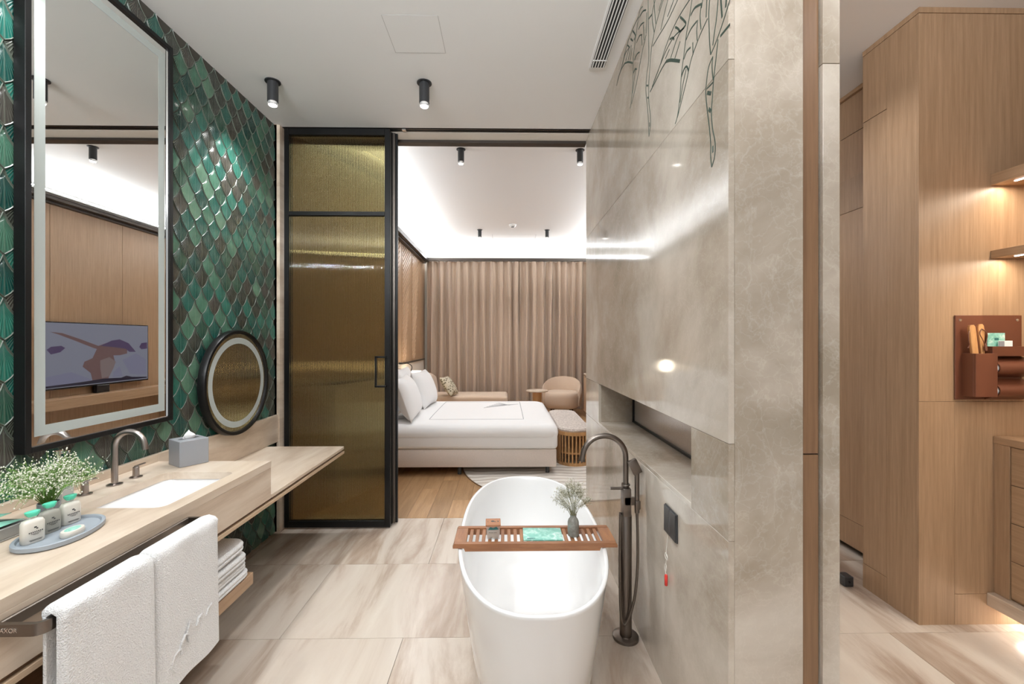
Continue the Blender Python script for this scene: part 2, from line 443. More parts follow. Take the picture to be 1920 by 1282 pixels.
struct(G().box(2.86, 2.98, -1.1, 3.62, -.05, 3.6).build('wall_right_corridor', 'oak_z'), 'oak wall at the far side of the corridor')
struct(G().box(1.99, 2.95, 3.575, 3.619, -.05, 3.6).build('wall_corridor_end', 'oak_z'), 'oak wall closing the far end of the corridor behind the closet')
struct(G().box(-1.9, .66, 3.405, 3.53, 3.083, 3.7).box(.66, 2.2, 3.53, 3.62, 3.147, 3.7).build('wall_header', 'wall_paint'), 'pale header over the sliding door opening')
struct(G().box(-1.7, .66, 3.531, 3.60, 3.062, 3.20).build('trim_1', 'bronze_frame'), 'dark bronze beam along the bedroom side of the opening')
tr = struct(G().box(-1.745, .66, 3.336, 3.404, ZC + .012, ZC + .06).build('trim_2', 'bronze_frame'), 'dark slotted ceiling track of the sliding glass door')
for k in range(4):
    G().box(-1.73, .655, 3.337 + k * .018, 3.343 + k * .018, ZC - .001, ZC + .012).build('rail', 'gunmetal' if k % 2 else 'black_metal', tr)
G().box(-.80, -.77, 3.345, 3.37, ZC - .012, ZC + .005).build('roller_bracket', 'chrome', tr)
struct(G().rbox(-1.76, -1.712, 3.30, 3.40, 0, ZC, .002).build('trim_3', 'travertine'), 'narrow beige stone jamb beside the sliding door')

# ---- green leaf tiles
W_, R_ = .109, .0747
def leaf_mesh():
    def q(p0, c, p1, n): return [((1 - t) ** 2 * p0[0] + 2 * t * (1 - t) * c[0] + t * t * p1[0], (1 - t) ** 2 * p0[1] + 2 * t * (1 - t) * c[1] + t * t * p1[1]) for t in [i / n for i in range(n)]]
    cw, cr = .37 * W_, .66 * R_
    o = q((-W_ / 2, 0), (-cw, -cr), (0, -R_), 4) + q((0, -R_), (cw, -cr), (W_ / 2, 0), 4)
    o += q((W_ / 2, 0), (W_ / 2 - cw, R_ - cr), (0, R_), 3) + q((0, R_), (-(W_ / 2 - cw), R_ - cr), (-W_ / 2, 0), 3)
    n = len(o); sc = lambda k: [(x * k, y_ * k) for x, y_ in o]
    vs = [(0, x, y_) for x, y_ in o] + [(.0075 - .003 * (y_ / R_), x, y_) for x, y_ in sc(.965)] + [(.0055 - .003 * (y_ / R_), x, y_) for x, y_ in sc(.925)]
    fs = []
    for i in range(n):
        k = (i + 1) % n
        fs += [(i, k, n + k, n + i), (n + i, n + k, 2 * n + k, 2 * n + i)]
    c0 = len(vs); vs += [(.0085, 0, -.35 * R_), (.0085, 0, .15 * R_)]
    for i in range(n):
        k = (i + 1) % n; my = (o[i][1] + o[k][1]) / 2
        fs.append((2 * n + i, 2 * n + k, c0 if my < 0 else c0 + 1))
    # close the two fans along the vein at the side points
    iL, iR = 0, 8
    fs += [(2 * n + iL, c0, c0 + 1), (2 * n + iR, c0 + 1, c0)]
    return vs, fs
LV, LF = leaf_mesh()
def leaf_obj(cells, name, parent):
    vs, fs = [], []
    for (cy_, cz) in cells:
        o = len(vs); vs += [(x, y_ + cy_, z + cz) for x, y_, z in LV]; fs += [tuple(i + o for i in f) for f in LF]
    me = bpy.data.meshes.new(name); me.from_pydata(vs, [], fs)
    uvl = me.uv_layers.new(name='leaf'); nl = len(LV)
    for lp in me.loops:
        p = LV[lp.vertex_index % nl]; uvl.data[lp.index].uv = (p[1] / (W_ / 2), p[2] / R_)
    if len(cells) > 1:
        at_ = me.attributes.new('piece', 'FLOAT', 'POINT')
        for i in range(len(cells)):
            v_ = random.random()
            for j in range(nl): at_.data[i * nl + j].value = v_
    me.shade_smooth(); me.set_sharp_from_angle(angle=R(28)); me.materials.append(M['leaf_glaze']); me.materials.append(M['leaf_rim'])
    npl = len(LF)
    for p_ in me.polygons:
        if p_.index % npl < 28: p_.material_index = 1
    return me
cells = []
zr = 0.03; j = 0
while zr < ZC + R_:
    k = 0; yy = .55 + (W_ / 2 if j % 2 else 0)
    while yy < 3.315:
        hidden = (1.62 < yy < 2.18 and 1.13 < zr < 2.87) or (.55 < zr < .83 and yy < 2.1) or ((yy - 2.76) ** 2 + (zr - 1.19) ** 2 < .22 ** 2) or (zr > ZC - R_ * .5)
        if not hidden: cells.append((yy, zr))
        yy += W_
    zr += R_; j += 1
cells.sort(key=lambda c: ((0 if .84 < c[1] else 1) if c[0] > 1.38 else 2, c[0]))   # pieces in the picture first, nearest first
one = leaf_obj([(0, 0)], 'leaf_tile', None)
for cy_, cz in cells[:300]:
    link('leaf_tile', one, None, wl, (XL - .009, cy_, cz))
if len(cells) > 300:
    o = link('leaf_tile_field', leaf_obj(cells[300:], 'leaf_tile_field', None), None, wl, (XL - .009, 0, 0)); o['kind'] = 'stuff'

# ---- marble wall between bath and corridor
wr = struct(G().box(XR + .0183, .872, YE + .0203, 1.511, 0, 3.6).box(XR + .0183, .872, 3.071, 3.5195, 0, 3.6).box(XR + .0183, .872, 1.511, 3.071, 0, .8535)
            .box(XR + .0183, .872, 1.511, 3.071, 1.16, 3.6).build('wall_right', 'grout'), 'polished beige marble wall beside the bathtub with a long low opening')
N0, N1, NZ0, NZ1 = 1.527, 3.055, .872, 1.143
def slab(x0, x1, y0, y1, z0, z1, nm='marble_slab'):
    cx, cy_, cz = (x0 + x1) / 2, (y0 + y1) / 2, (z0 + z1) / 2
    return G().rbox(x0 - cx, x1 - cx, y0 - cy_, y1 - cy_, z0 - cz, z1 - cz, .0008, 1).build(nm, 'marble', wr, loc=(cx, cy_, cz))
e_ = .0006
slab(XR, XR + .018, YE, 3.53, 0, NZ0 - .018 - e_)
slab(XR, XR + .018, YE, N0, NZ0 - .018 + e_, NZ1 - e_)
slab(XR, XR + .018, N1, 3.53, NZ0 - .018 + e_, NZ1 - e_)
slab(XR, XR + .018, YE, 3.53, NZ1 + e_, 2.283 - e_)
slab(XR, XR + .018, YE, 3.53, 2.283 + e_, 3.2)
slab(XR + .0185, .8835, YE, YE + .02, 0, 3.2)
slab(XR, .9, N0, N1, NZ0 - .018, NZ0, 'sill')
slab(XR + .018, .9, N1, N1 + .015, NZ0, NZ1, 'reveal')
slab(XR + .018, .9, N0 - .015, N0, NZ0, NZ1, 'reveal')
slab(XR + .018, .9, N0, N1, NZ1, NZ1 + .015, 'reveal')
slab(XR + .018, .884, 3.52, 3.535, 0, 3.2)
slab(.943, .994, YE, YE + .03, 0, 2.272)
slab(.943, .994, YE, YE + .03, 2.274, 3.2)
slab(.97, .994, YE + .03, N0, 0, 3.2)
slab(.97, .994, N1, 3.535, 0, 3.2)
slab(.97, .994, N0, N1, 0, NZ0 - .1)
slab(.97, .994, N0, N1, NZ1 + .1, 3.2)
po = struct(G().box(.886, .938, YE + .012, YE + .05, 0, 1.107).build('trim_4', 'walnut_strip'), 'narrow brown wood strip between two marble edges')
G().box(.886, .938, YE + .012, YE + .05, 1.111, 3.2).build('upper_strip', 'walnut_strip', po)
struct(G().box(.8845, .8855, YE + .02, YE + .06, 0, 3.2).box(.9385, .9425, YE + .02, YE + .06, 0, 3.2).build('trim_5', 'shadow_black'), 'dark shadow gaps beside the brown wood strip')

def fluted(x0, x1, z0, z1, t, pitch, amp, seg=6):
    # slab lying in x-z with flutes on the -y side
    n = max(1, round((x1 - x0) / pitch)); p = (x1 - x0) / n; fr = []
    for i in range(n):
        for k in range(seg):
            u = k / seg; fr.append((x0 + (i + u) * p, -t / 2 - amp * math.sin(math.pi * u)))
    fr.append((x1, -t / 2)); g = G()
    loop = fr + [(x1, t / 2), (x0, t / 2)]
    fs = []; vs = [(x, y_, z0) for x, y_ in fr] + [(x, y_, z1) for x, y_ in fr]; m_ = len(fr)
    for i in range(m_ - 1): fs.append((i, i + 1, m_ + i + 1, m_ + i))
    b0 = len(vs); vs += [(x0, t / 2, z0), (x1, t / 2, z0), (x1, t / 2, z1), (x0, t / 2, z1)]
    fs += [(b0, b0 + 3, b0 + 2, b0 + 1), (0, m_, b0 + 3, b0), (m_ - 1, b0 + 1, b0 + 2, 2 * m_ - 1)]
    fs.append(tuple(range(m_)) + (b0 + 1, b0)); fs.append(tuple(range(m_, 2 * m_)) + (b0 + 2, b0 + 3))
    return g.add(vs, fs)
# ---- fluted window in the marble wall
w1 = struct(thing('window_1', 'long low fluted glass pane with black frame inside the marble wall opening', 'window')); del w1['category']
G().box(.9, .92, N0 - .01, N1 + .01, NZ0 - .03, NZ0 + .012).box(.9, .92, N0 - .01, N1 + .01, NZ1 - .004, NZ1 + .03).box(.9, .92, N1 - .02, N1 + .015, NZ0, NZ1).box(.9, .92, N0 - .015, N0 + .01, NZ0, NZ1).build('window_frame', 'black_metal', w1)
pg = fluted(N0 + .01, N1 - .02, NZ0 + .012, NZ1 - .004, .006, .0125, .003).move(lambda p: Vector((.913 + p.y, p.x, p.z)))
pg.build('pane', 'niche_glass', w1, 50)

# ---- sliding fluted glass door
d1 = struct(thing('door_1', 'tall sliding door of bronze fluted glass in a slim black frame', 'door', (0, YD, 0))); del d1['category']
DX0, DX1, DT = -1.70, -.93, ZC - .004
def fr_(nm, *a): G().rbox(*a, .002, 1).build(nm, 'black_metal', d1)
fr_('stile', DX0, DX0 + .036, -.02, .02, .012, DT)
fr_('stile', DX1 - .002, DX1 + .04, -.02, .02, .012, DT)
fr_('rail', DX0 + .036, DX1 - .002, -.02, .02, .012, .062)
fr_('rail', DX0 + .036, DX1 - .002, -.02, .02, 2.41, 2.442)
fr_('rail', DX0 + .036, DX1 - .002, -.02, .02, DT - .05, DT)
gl = fluted(DX0 + .036, DX1 - .002, .062, 2.41, .007, .0107, .0048); gl.build('glass_panel', 'bronze_glass', d1, 60)
gl = fluted(DX0 + .036, DX1 - .002, 2.442, DT - .05, .007, .0107, .0048); gl.build('glass_panel', 'bronze_glass', d1, 60)
hx = DX1 - .07
G().rbox(hx, hx + .016, -.05, -.034, 1.09, 1.33, .002, 1).rbox(hx, DX1 + .01, -.05, -.034, 1.09, 1.105, .002, 1).rbox(hx, DX1 + .01, -.05, -.034, 1.315, 1.33, .002, 1)\
    .box(DX1, DX1 + .015, -.045, -.02, 1.09, 1.105).box(DX1, DX1 + .015, -.045, -.02, 1.315, 1.33).build('handle', 'black_metal', d1)
d2 = struct(thing('door_2', 'edge of a second bronze framed sliding panel parked behind the glass door', 'door', (0, YD + .062, 0))); del d2['category']
for k, (a, b_, mt) in enumerate([(-.925, -.905, 'black_metal'), (-.905, -.885, 'gunmetal'), (-.885, -.868, 'black_metal')]):
    G().rbox(a + .015, b_ + .015, -.022 + k * .012, .022, .012, DT, .0015, 1).build('stile', mt, d2)

# ---- bedroom trim: cornices, headboard panel and carved slats
def cornice(n, boxes, label): return struct(boxes.build(n, 'bronze_frame'), label)
cornice('trim_6', G().box(-1.735, -1.60, 3.62, 9.1, 3.09, 3.125).box(-1.63, -1.60, 3.62, 9.1, 3.125, 3.155).box(-1.735, -1.665, 3.62, 9.1, 3.065, 3.09), 'dark bronze cornice hiding the cove light above the carved wall')
cornice('trim_7', G().box(-1.6, 1.82, 8.96, 9.03, 3.10, 3.125).box(-1.6, 1.82, 8.96, 8.985, 3.125, 3.155), 'dark bronze cornice above the curtain')
cornice('trim_8', G().box(1.83, 1.97, 3.62, 9.1, 3.09, 3.125).box(1.82, 1.85, 3.62, 9.1, 3.125, 3.155).box(1.92, 1.97, 3.62, 9.1, 3.065, 3.09), 'dark bronze cornice above the television wall')
G().box(-1.735, -1.70, 3.7, 9.0, 0, 1.055).build('pale_panel', 'beige_panel', wb)
G().box(-1.735, -1.675, 3.7, 9.0, 1.056, 1.075).build('ledge', 'bronze_frame', wb)
for w_, bx_ in ((wb, (-1.735, -1.733, 3.62, 9.29)), (wrb, (1.965, 1.9849, 3.62, 9.1))):
    G().box(*bx_, 3.126, ZB).build('upper_band', 'ceiling_paint', w_)
sl = math.tan(R(36)); slats = {}
y0c = 8.05
for ci in range(6):
    ya = y0c - ci * .76
    z = .60
    while z < 3.06:
        t = max(0, min(1, (z - 1.08) / 1.9)); wd = .26 + .42 * t
        key = round(wd, 2)
        z0s = z
        if z0s < 1.085: cut = (1.085 - z0s) / sl
        else: cut = 0
        wend = wd if z0s + wd * sl < 3.06 else (3.06 - z0s) / sl
        if wend - cut > .05:
            kk = (round(cut, 3), round(wend, 3))
            if kk not in slats:
                a, b_ = cut, wend; h = .034
                P = [(0, a, a * sl), (0, b_, b_ * sl), (0, b_, b_ * sl + h), (0, a, a * sl + h)]
                Q = [(.012, a, a * sl + .001), (.012, b_, b_ * sl + .001), (.007, b_, b_ * sl + h - .001), (.007, a, a * sl + h - .001)]
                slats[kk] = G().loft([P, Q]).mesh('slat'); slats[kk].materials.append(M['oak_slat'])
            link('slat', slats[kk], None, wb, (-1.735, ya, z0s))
        z += .078
    G().rbox(-1.735, -1.729, ya + .69, ya + .74, 1.08, 3.065, .002, 1).build('batten', 'oak_z', wb)

# ================================================================== BATHROOM THINGS
# ---- wall drawing on the marble
ART = [(1, [(1.366, 2.353), (1.393, 2.339), (1.407, 2.304), (1.414, 2.264), (1.402, 2.196), (1.389, 2.137), (1.38, 2.082), (1.38, 2.039), (1.373, 2.005)]),
(1, [(1.373, 2.005), (1.357, 2.025), (1.35, 2.052), (1.353, 2.082), (1.368, 2.127), (1.375, 2.178), (1.368, 2.229), (1.362, 2.268), (1.353, 2.305), (1.343, 2.34), (1.332, 2.384)]),
(1, [(1.366, 2.353), (1.371, 2.324), (1.363, 2.277)]),
(3, [(1.404, 2.26), (1.378, 2.243)]),
(3, [(1.393, 2.201), (1.38, 2.187)]),
(2, [(1.366, 2.069), (1.366, 2.048)]),
(1, [(1.407, 2.275), (1.362, 2.27)]),
(1, [(1.384, 2.565), (1.393, 2.512), (1.391, 2.467), (1.387, 2.412), (1.38, 2.369)]),
(1, [(1.329, 2.521), (1.34, 2.463), (1.353, 2.427), (1.366, 2.389)]),
(1, [(1.38, 2.369), (1.34, 2.388), (1.295, 2.421), (1.252, 2.46)]),
(2, [(1.317, 2.511), (1.311, 2.466), (1.307, 2.434)]),
(2, [(1.279, 2.481), (1.285, 2.448)]),
(2, [(1.317, 2.384), (1.26, 2.379)]),
(1, [(1.512, 2.667), (1.624, 2.681), (1.702, 2.677), (1.774, 2.657), (1.835, 2.624)]),
(1, [(1.587, 2.604), (1.675, 2.637), (1.759, 2.641), (1.835, 2.624)]),
(2, [(1.624, 2.673), (1.587, 2.631), (1.573, 2.606), (1.624, 2.616)]),
(2, [(1.671, 2.668), (1.643, 2.642), (1.624, 2.616)]),
(2, [(1.727, 2.66), (1.695, 2.644), (1.682, 2.628)]),
(1.6, [(1.963, 2.584), (1.884, 2.591), (1.819, 2.597), (1.766, 2.596)]),
(3, [(1.766, 2.596), (1.716, 2.569), (1.626, 2.507)]),
(1, [(1.918, 2.6), (1.835, 2.624)]),
(1, [(1.936, 2.592), (1.851, 2.617)]),
(1, [(1.774, 2.613), (1.73, 2.622)]),
(1, [(1.716, 2.578), (1.662, 2.607), (1.624, 2.616)]),
(1, [(1.675, 2.548), (1.624, 2.58)]),
(1, [(1.514, 2.669), (1.541, 2.609), (1.564, 2.573), (1.587, 2.511), (1.611, 2.447), (1.624, 2.374), (1.649, 2.311), (1.671, 2.292)]),
(1, [(1.402, 2.501), (1.446, 2.489), (1.486, 2.472), (1.53, 2.444), (1.564, 2.398), (1.605, 2.353), (1.649, 2.306)]),
(2, [(1.53, 2.608), (1.497, 2.609), (1.446, 2.583)]),
(1, [(1.446, 2.583), (1.456, 2.55), (1.449, 2.5)]),
(1, [(1.43, 2.602), (1.446, 2.569)]),
(1.4, [(1.569, 2.548), (1.53, 2.558), (1.481, 2.551)]),
(1, [(1.474, 2.55), (1.481, 2.519), (1.478, 2.482)]),
(1.4, [(1.589, 2.49), (1.564, 2.502), (1.532, 2.495)]),
(1, [(1.513, 2.499), (1.511, 2.455)]),
(2, [(1.611, 2.439), (1.587, 2.452), (1.564, 2.447), (1.549, 2.423)]),
(1, [(1.569, 2.441), (1.599, 2.4), (1.624, 2.349)]),
(1, [(1.405, 2.582), (1.412, 2.513)]),
(1, [(1.624, 2.757), (1.744, 2.75), (1.851, 2.761), (1.927, 2.769)]),
(1, [(1.733, 2.844), (1.789, 2.805), (1.827, 2.769)]),
(1, [(1.667, 2.791), (1.716, 2.777), (1.751, 2.769)]),
(1, [(1.796, 2.895), (1.851, 2.87)]),
(1, [(1.99, 3.044), (1.99, 2.951), (1.985, 2.867), (1.981, 2.748), (2.009, 2.692), (2.023, 2.625), (2.0, 2.537), (1.985, 2.455), (1.979, 2.388)]),
(1, [(1.979, 2.388), (1.957, 2.429), (1.961, 2.48), (1.981, 2.551), (1.981, 2.625), (1.968, 2.691), (1.954, 2.742), (1.941, 2.782)]),
(2, [(2.013, 2.643), (1.99, 2.629)]),
(2, [(2.0, 2.58), (1.987, 2.57)]),
(1.5, [(1.97, 2.448), (1.97, 2.429)]),
(1, [(2.072, 3.058), (2.12, 3.068), (2.174, 2.995), (2.22, 2.917), (2.227, 2.825), (2.243, 2.738), (2.28, 2.678)]),
(1, [(2.019, 2.885), (2.089, 2.831), (2.141, 2.773), (2.197, 2.725), (2.255, 2.689)]),
(1, [(2.141, 3.058), (2.243, 3.065), (2.343, 3.056), (2.437, 3.007)]),
(1.5, [(2.56, 2.963), (2.48, 2.996), (2.382, 2.983)]),
(2.4, [(2.382, 2.983), (2.317, 2.949), (2.236, 2.892)]),
(1, [(2.539, 2.978), (2.437, 3.007), (2.369, 3.03), (2.28, 3.006)]),
(2, [(2.232, 3.056), (2.186, 3.0), (2.208, 2.992)]),
(2, [(2.272, 3.043), (2.232, 3.004)]),
(2, [(2.33, 3.047), (2.297, 3.018)]),
(1.6, [(2.12, 3.042), (2.068, 3.032), (2.019, 3.001)]),
(1.3, [(2.135, 2.994), (2.089, 2.986), (2.052, 2.966)]),
(1.3, [(2.168, 2.95), (2.12, 2.95), (2.078, 2.927)]),
(1.3, [(2.197, 2.882), (2.163, 2.887), (2.12, 2.871)]),
(2, [(2.22, 2.831), (2.186, 2.83), (2.163, 2.813)]),
(1, [(2.009, 2.981), (2.019, 2.891)]),
(1, [(2.058, 2.961), (2.048, 2.88)]),
(1, [(2.089, 2.934), (2.078, 2.876)]),
(1, [(2.186, 2.827), (2.236, 2.734)]),
(1, [(1.913, 2.976), (1.901, 2.902), (1.887, 2.839)]),
(1, [(1.889, 2.951), (1.936, 2.916), (1.91, 2.82)]),
(1.6, [(1.981, 2.932), (1.936, 2.919)]),
(1, [(1.781, 2.882), (1.884, 2.836), (1.941, 2.776)]),
(1, [(2.28, 2.932), (2.243, 2.974)]),
(1, [(2.361, 2.984), (2.292, 3.014)]),
(1, [(2.317, 2.96), (2.255, 2.997)])]

def ribbon(pts, w, t, x):
    # Catmull-Rom smoothing, then a thin raised strip in the wall plane
    P = [Vector(p) for p in pts]
    if len(P) > 2:
        Q = []
        for i in range(len(P) - 1):
            p0 = P[max(i - 1, 0)]; p1 = P[i]; p2 = P[i + 1]; p3 = P[min(i + 2, len(P) - 1)]
            for k in range(5):
                u = k / 5; Q.append(.5 * ((2 * p1) + (p2 - p0) * u + (2 * p0 - 5 * p1 + 4 * p2 - p3) * u * u + (3 * p1 - p0 - 3 * p2 + p3) * u ** 3))
        P = Q + [P[-1]]
    loops = []
    for i, p in enumerate(P):
        d = (P[min(i + 1, len(P) - 1)] - P[max(i - 1, 0)]); n = Vector((-d.y, d.x)).normalized() if d.length > 1e-7 else Vector((1, 0))
        a, c = p + n * w / 2, p - n * w / 2
        loops.append([(x, a.x, a.y), (x, c.x, c.y), (x - t, c.x, c.y), (x - t, a.x, a.y)])
    return loops
dr = thing('wall_drawing', 'dark green line drawing of hanging leaves and stems high on the marble wall', 'wall art', (XR, 2.0, 2.7))
for w, pts in ART:
    pts = [(a - 2.0, b_ - 2.7) for a, b_ in pts if b_ < 3.079] if False else [(a - 2.0, min(b_, 3.078) - 2.7) for a, b_ in pts]
    wd = .0045 * w ** .75 * (1.0 if w < 2.5 else 1.15)
    G().loft(ribbon(pts, wd, .0008, -.0001)).build('painted_stroke', 'dark_green_paint', dr)

# ---- downlights
def downlight(x, y, zc, label, group, r=.032, h=.15):
    t = thing('downlight', label, 'ceiling light', (x, y, zc), 0, group)
    G().lathe([(r * 1.45, -.001), (r * 1.45, -.006), (r * 1.02, -.008)], 28).build('flange', 'dark_plastic', t, 40)
    G().lathe([(r, -.006), (r, -h + .02), (r * .9, -h + .018)], 28).build('housing', 'dark_plastic', t, 40)
    G().lathe([(r * .88, -h + .022), (r * .88, -h + .002), (r * .8, -h)], 28).build('lens_ring', 'clear_plastic', t, 40)
    G().lathe([(r * .74, -h - .0005), (r * .74, -h - .003)], 28).build('lens', 'lens_light', t)
downlight(-1.47, 2.75, ZC, 'black cylinder ceiling spotlight nearest the green tiled wall', 'bathroom ceiling spotlights')
downlight(-.516, 2.75, ZC, 'black cylinder ceiling spotlight in front of the door opening', 'bathroom ceiling spotlights')
for (x, y), lb in zip(BED_SPOTS, ['bedroom ceiling spotlight just past the opening, nearer the glass door', 'bedroom ceiling spotlight just past the opening, beside the marble wall',
                                  'far bedroom ceiling spotlight nearer the carved wall', 'far bedroom ceiling spotlight on the right of the ceiling panel']):
    downlight(x, y, ZB, lb, 'bedroom ceiling spotlights')
t = thing('smoke_detector', 'small round white smoke detector on the bedroom ceiling', 'smoke detector', (.12, 7.35, ZB))
G().lathe([(.06, 0), (.06, -.015), (.045, -.035), (.02, -.04)], 28).build('body', 'white_enamel', t, 50)
G().lathe([(.03, -.041), (.03, -.046)], 20).build('sensor_cap', 'grey_plastic', t)
# ---- slot diffuser
t = thing('air_vent', 'long narrow slotted air vent in the ceiling along the marble wall', 'air vent', (.55, 1.6, ZC))
G().box(-.05, .05, -.9, .985, -.004, -.0005).build('frame', 'ceiling_paint', t)
G().box(-.04, .04, -.89, .975, -.0046, -.0041).build('backing', 'shadow_black', t)
for k in range(5): G().box(-.036 + k * .0165, -.030 + k * .0165, -.885, .97, -.008, -.0047).build('slat', 'ceiling_paint', t)
G().box(-.04, .04, .905, .911, -.0085, -.0047).build('crossbar', 'ceiling_paint', t)

# ---- large mirror
t = thing('wall_mirror', 'tall rectangular wall mirror with black frame and frosted light band', 'mirror', (XL, 1.9, 1.043))
a, b_, hgt, xo = 1.557 - 1.9, 2.24 - 1.9, 1.903, .042
for nm, bx in (('frame_side', (0, xo, a, a + .022, 0, hgt)), ('frame_side', (0, xo, b_ - .022, b_, 0, hgt)), ('frame_bottom', (0, xo, a + .022, b_ - .022, 0, .022)), ('frame_top', (0, xo, a + .022, b_ - .022, hgt - .022, hgt))):
    G().rbox(*bx, .0015, 1).build(nm, 'black_metal', t)
G().box(0, xo - .012, a + .02, b_ - .02, .02, hgt - .02).build('glass', 'mirror_glass', t)
ia, ib, iz0, iz1, bw = a + .04, b_ - .042, .055, hgt - .058, .038
g = G()
for bx in ((ia, ib, iz0, iz0 + bw), (ia, ib, iz1 - bw, iz1), (ia, ia + bw, iz0 + bw, iz1 - bw), (ib - bw, ib, iz0 + bw, iz1 - bw)):
    g.box(xo - .0119, xo - .0114, *bx)
g.build('frosted_band', 'frosted_band', t)
G().box(xo - .012, xo - .0075, a + .022, a + .026, .022, hgt - .022).box(xo - .012, xo - .0075, b_ - .026, b_ - .022, .022, hgt - .022).box(xo - .012, xo - .0075, a + .026, b_ - .026, .022, .026).build('bevel_edge', 'chrome', t)

# ---- round mirror
t = thing('round_mirror', 'round black rimmed mirror with frosted ring on the green tiles', 'mirror', (XL, 2.76, 1.185))
rot = lambda p: Vector((p.z, p.x, p.y))
G().lathe([(.20, .002), (.20, .0235), (.326, .0236), (.33, .028), (.33, .060), (.326, .066), (.312, .067), (.306, .062), (.306, .056)], 64, (0, 0, 0), True, False).move(rot).build('rim', 'black_metal', t, 35)
G().lathe([(.306, .042), (.306, .055)], 64).move(rot).build('glass', 'mirror_glass', t)
G().loft([[(.0551, r_ * math.cos(2 * math.pi * i / 64), r_ * math.sin(2 * math.pi * i / 64)) for i in range(64)] for r_ in (.282, .245)] , False, False)\
    .build('frosted_ring', 'frosted_band', t)
G().loft([[(.0555, r_ * math.cos(2 * math.pi * i / 64), r_ * math.sin(2 * math.pi * i / 64)) for i in range(64)] for r_ in (.306, .300)], False, False).build('bevel_edge', 'chrome', t)

# ---- vanity
XF, VY = -1.168, 2.17      # front face, end of the high part
VZ, DZ = .85, .683
BX0, BX1, BY0, BY1 = -1.545, -1.232, 1.568, 1.990
t = thing('vanity_counter', 'long travertine washbasin counter with a lower dressing table end', 'counter', (XL, 1.9, 0))
LX = lambda x: x - XL
LY = lambda y: y - 1.9
def vb(nm, mat, *bs, r=.002):
    g = G()
    for x0, x1, y0, y1, z0, z1 in bs: g.rbox(LX(x0), LX(x1), LY(y0), LY(y1), z0, z1, r, 1)
    return g.build(nm, mat, t)
g = G()
ys, ye = -.3, VY
for x0, x1, y0, y1 in ((XL + .006, BX0, ys, ye), (BX1, XF, ys, ye), (BX0, BX1, ys, BY0), (BX0, BX1, BY1, ye)):
    g.box(LX(x0), LX(x1), LY(y0), LY(y1), VZ - .032, VZ)
rr = .035
for cx, cy_, sx, sy in ((BX0, BY0, 1, 1), (BX1, BY0, -1, 1), (BX0, BY1, 1, -1), (BX1, BY1, -1, -1)):
    poly = [(LX(cx), LY(cy_))] + [(LX(cx) + sx * (rr - rr * math.cos(u)), LY(cy_) + sy * (rr - rr * math.sin(u))) for u in [R(90 * i / 6) for i in range(7)]]
    g.prism(poly, 'z', VZ - .032, VZ)
g.build('countertop', 'travertine', t)
vb('apron', 'travertine', (XF - .03, XF, ys, ye, .664, VZ - .0322))
vb('end_panel', 'travertine', (XL + .006, XF - .03, ye - .02, ye, DZ, VZ - .033))
vb('underside', 'travertine', (XL + .006, XF - .03, ys, ye - .02, .664, .684))
g = G().loft([[(x, y_, z) for x, y_, z in rrect(LX(XL + .006), LX(XF), LY(ye), LY(3.15), .012, zz)] for zz in (DZ - .018, DZ - .002)] + [[(x, y_, DZ) for x, y_, z in rrect(LX(XL + .008), LX(XF) - .002, LY(ye) + .002, LY(3.148), .010, DZ)]])
g.build('dressing_table_top', 'travertine', t)
vb('shadow_gap', 'walnut_strip', (XL + .01, XF - .012, ys, 3.135, .650, .6645), r=.001)
vb('wood_edge', 'oak_pale', (XL + .006, XF, ys, 3.15, .632, .6495), r=.001)
vb('backsplash', 'travertine', (XL + .0022, XL + .022, ys, 2.17, VZ, .888), (XL + .0022, XL + .022, 2.17, 3.299, DZ, .888))
vb('support_leg', 'chrome', (XL + .03, XL + .055, 2.48, 2.51, .0, .632), (XL + .03, XL + .055, 2.53, 2.56, .0, .632))
# basin
t = thing('wash_basin', 'white rectangular undermounted washbasin set in the travertine counter', 'sink', ((BX0 + BX1) / 2, (BY0 + BY1) / 2, .70))
hx_, hy_ = (BX1 - BX0) / 2, (BY1 - BY0) / 2; zt = VZ - .033 - .70
L = [rrect(-hx_ - .02, hx_ + .02, -hy_ - .02, hy_ + .02, .05, zt), rrect(-hx_ - .004, hx_ + .004, -hy_ - .004, hy_ + .004, .04, zt), rrect(-hx_ + .004, hx_ - .004, -hy_ + .004, hy_ - .004, .04, zt - .02),
     rrect(-hx_ + .02, hx_ - .02, -hy_ + .02, hy_ - .02, .05, .055), rrect(-hx_ + .05, hx_ - .05, -hy_ + .05, hy_ - .05, .05, .035), rrect(-.03, .03, -.03, .03, .02, .03)]
Lo = [rrect(-.03, .03, -.03, .03, .02, .018), rrect(-hx_ + .03, hx_ - .03, -hy_ + .03, hy_ - .03, .05, .02), rrect(-hx_ - .0, hx_ + .0, -hy_ - .0, hy_ + .0, .05, .06), rrect(-hx_ - .02, hx_ + .02, -hy_ - .02, hy_ + .02, .05, zt - .008)]
G().loft(Lo + L).build('bowl', 'white_ceramic', t, 50)
G().lathe([(.022, .031), (.022, .034), (.018, .036)], 20).build('drain', 'chrome', t)
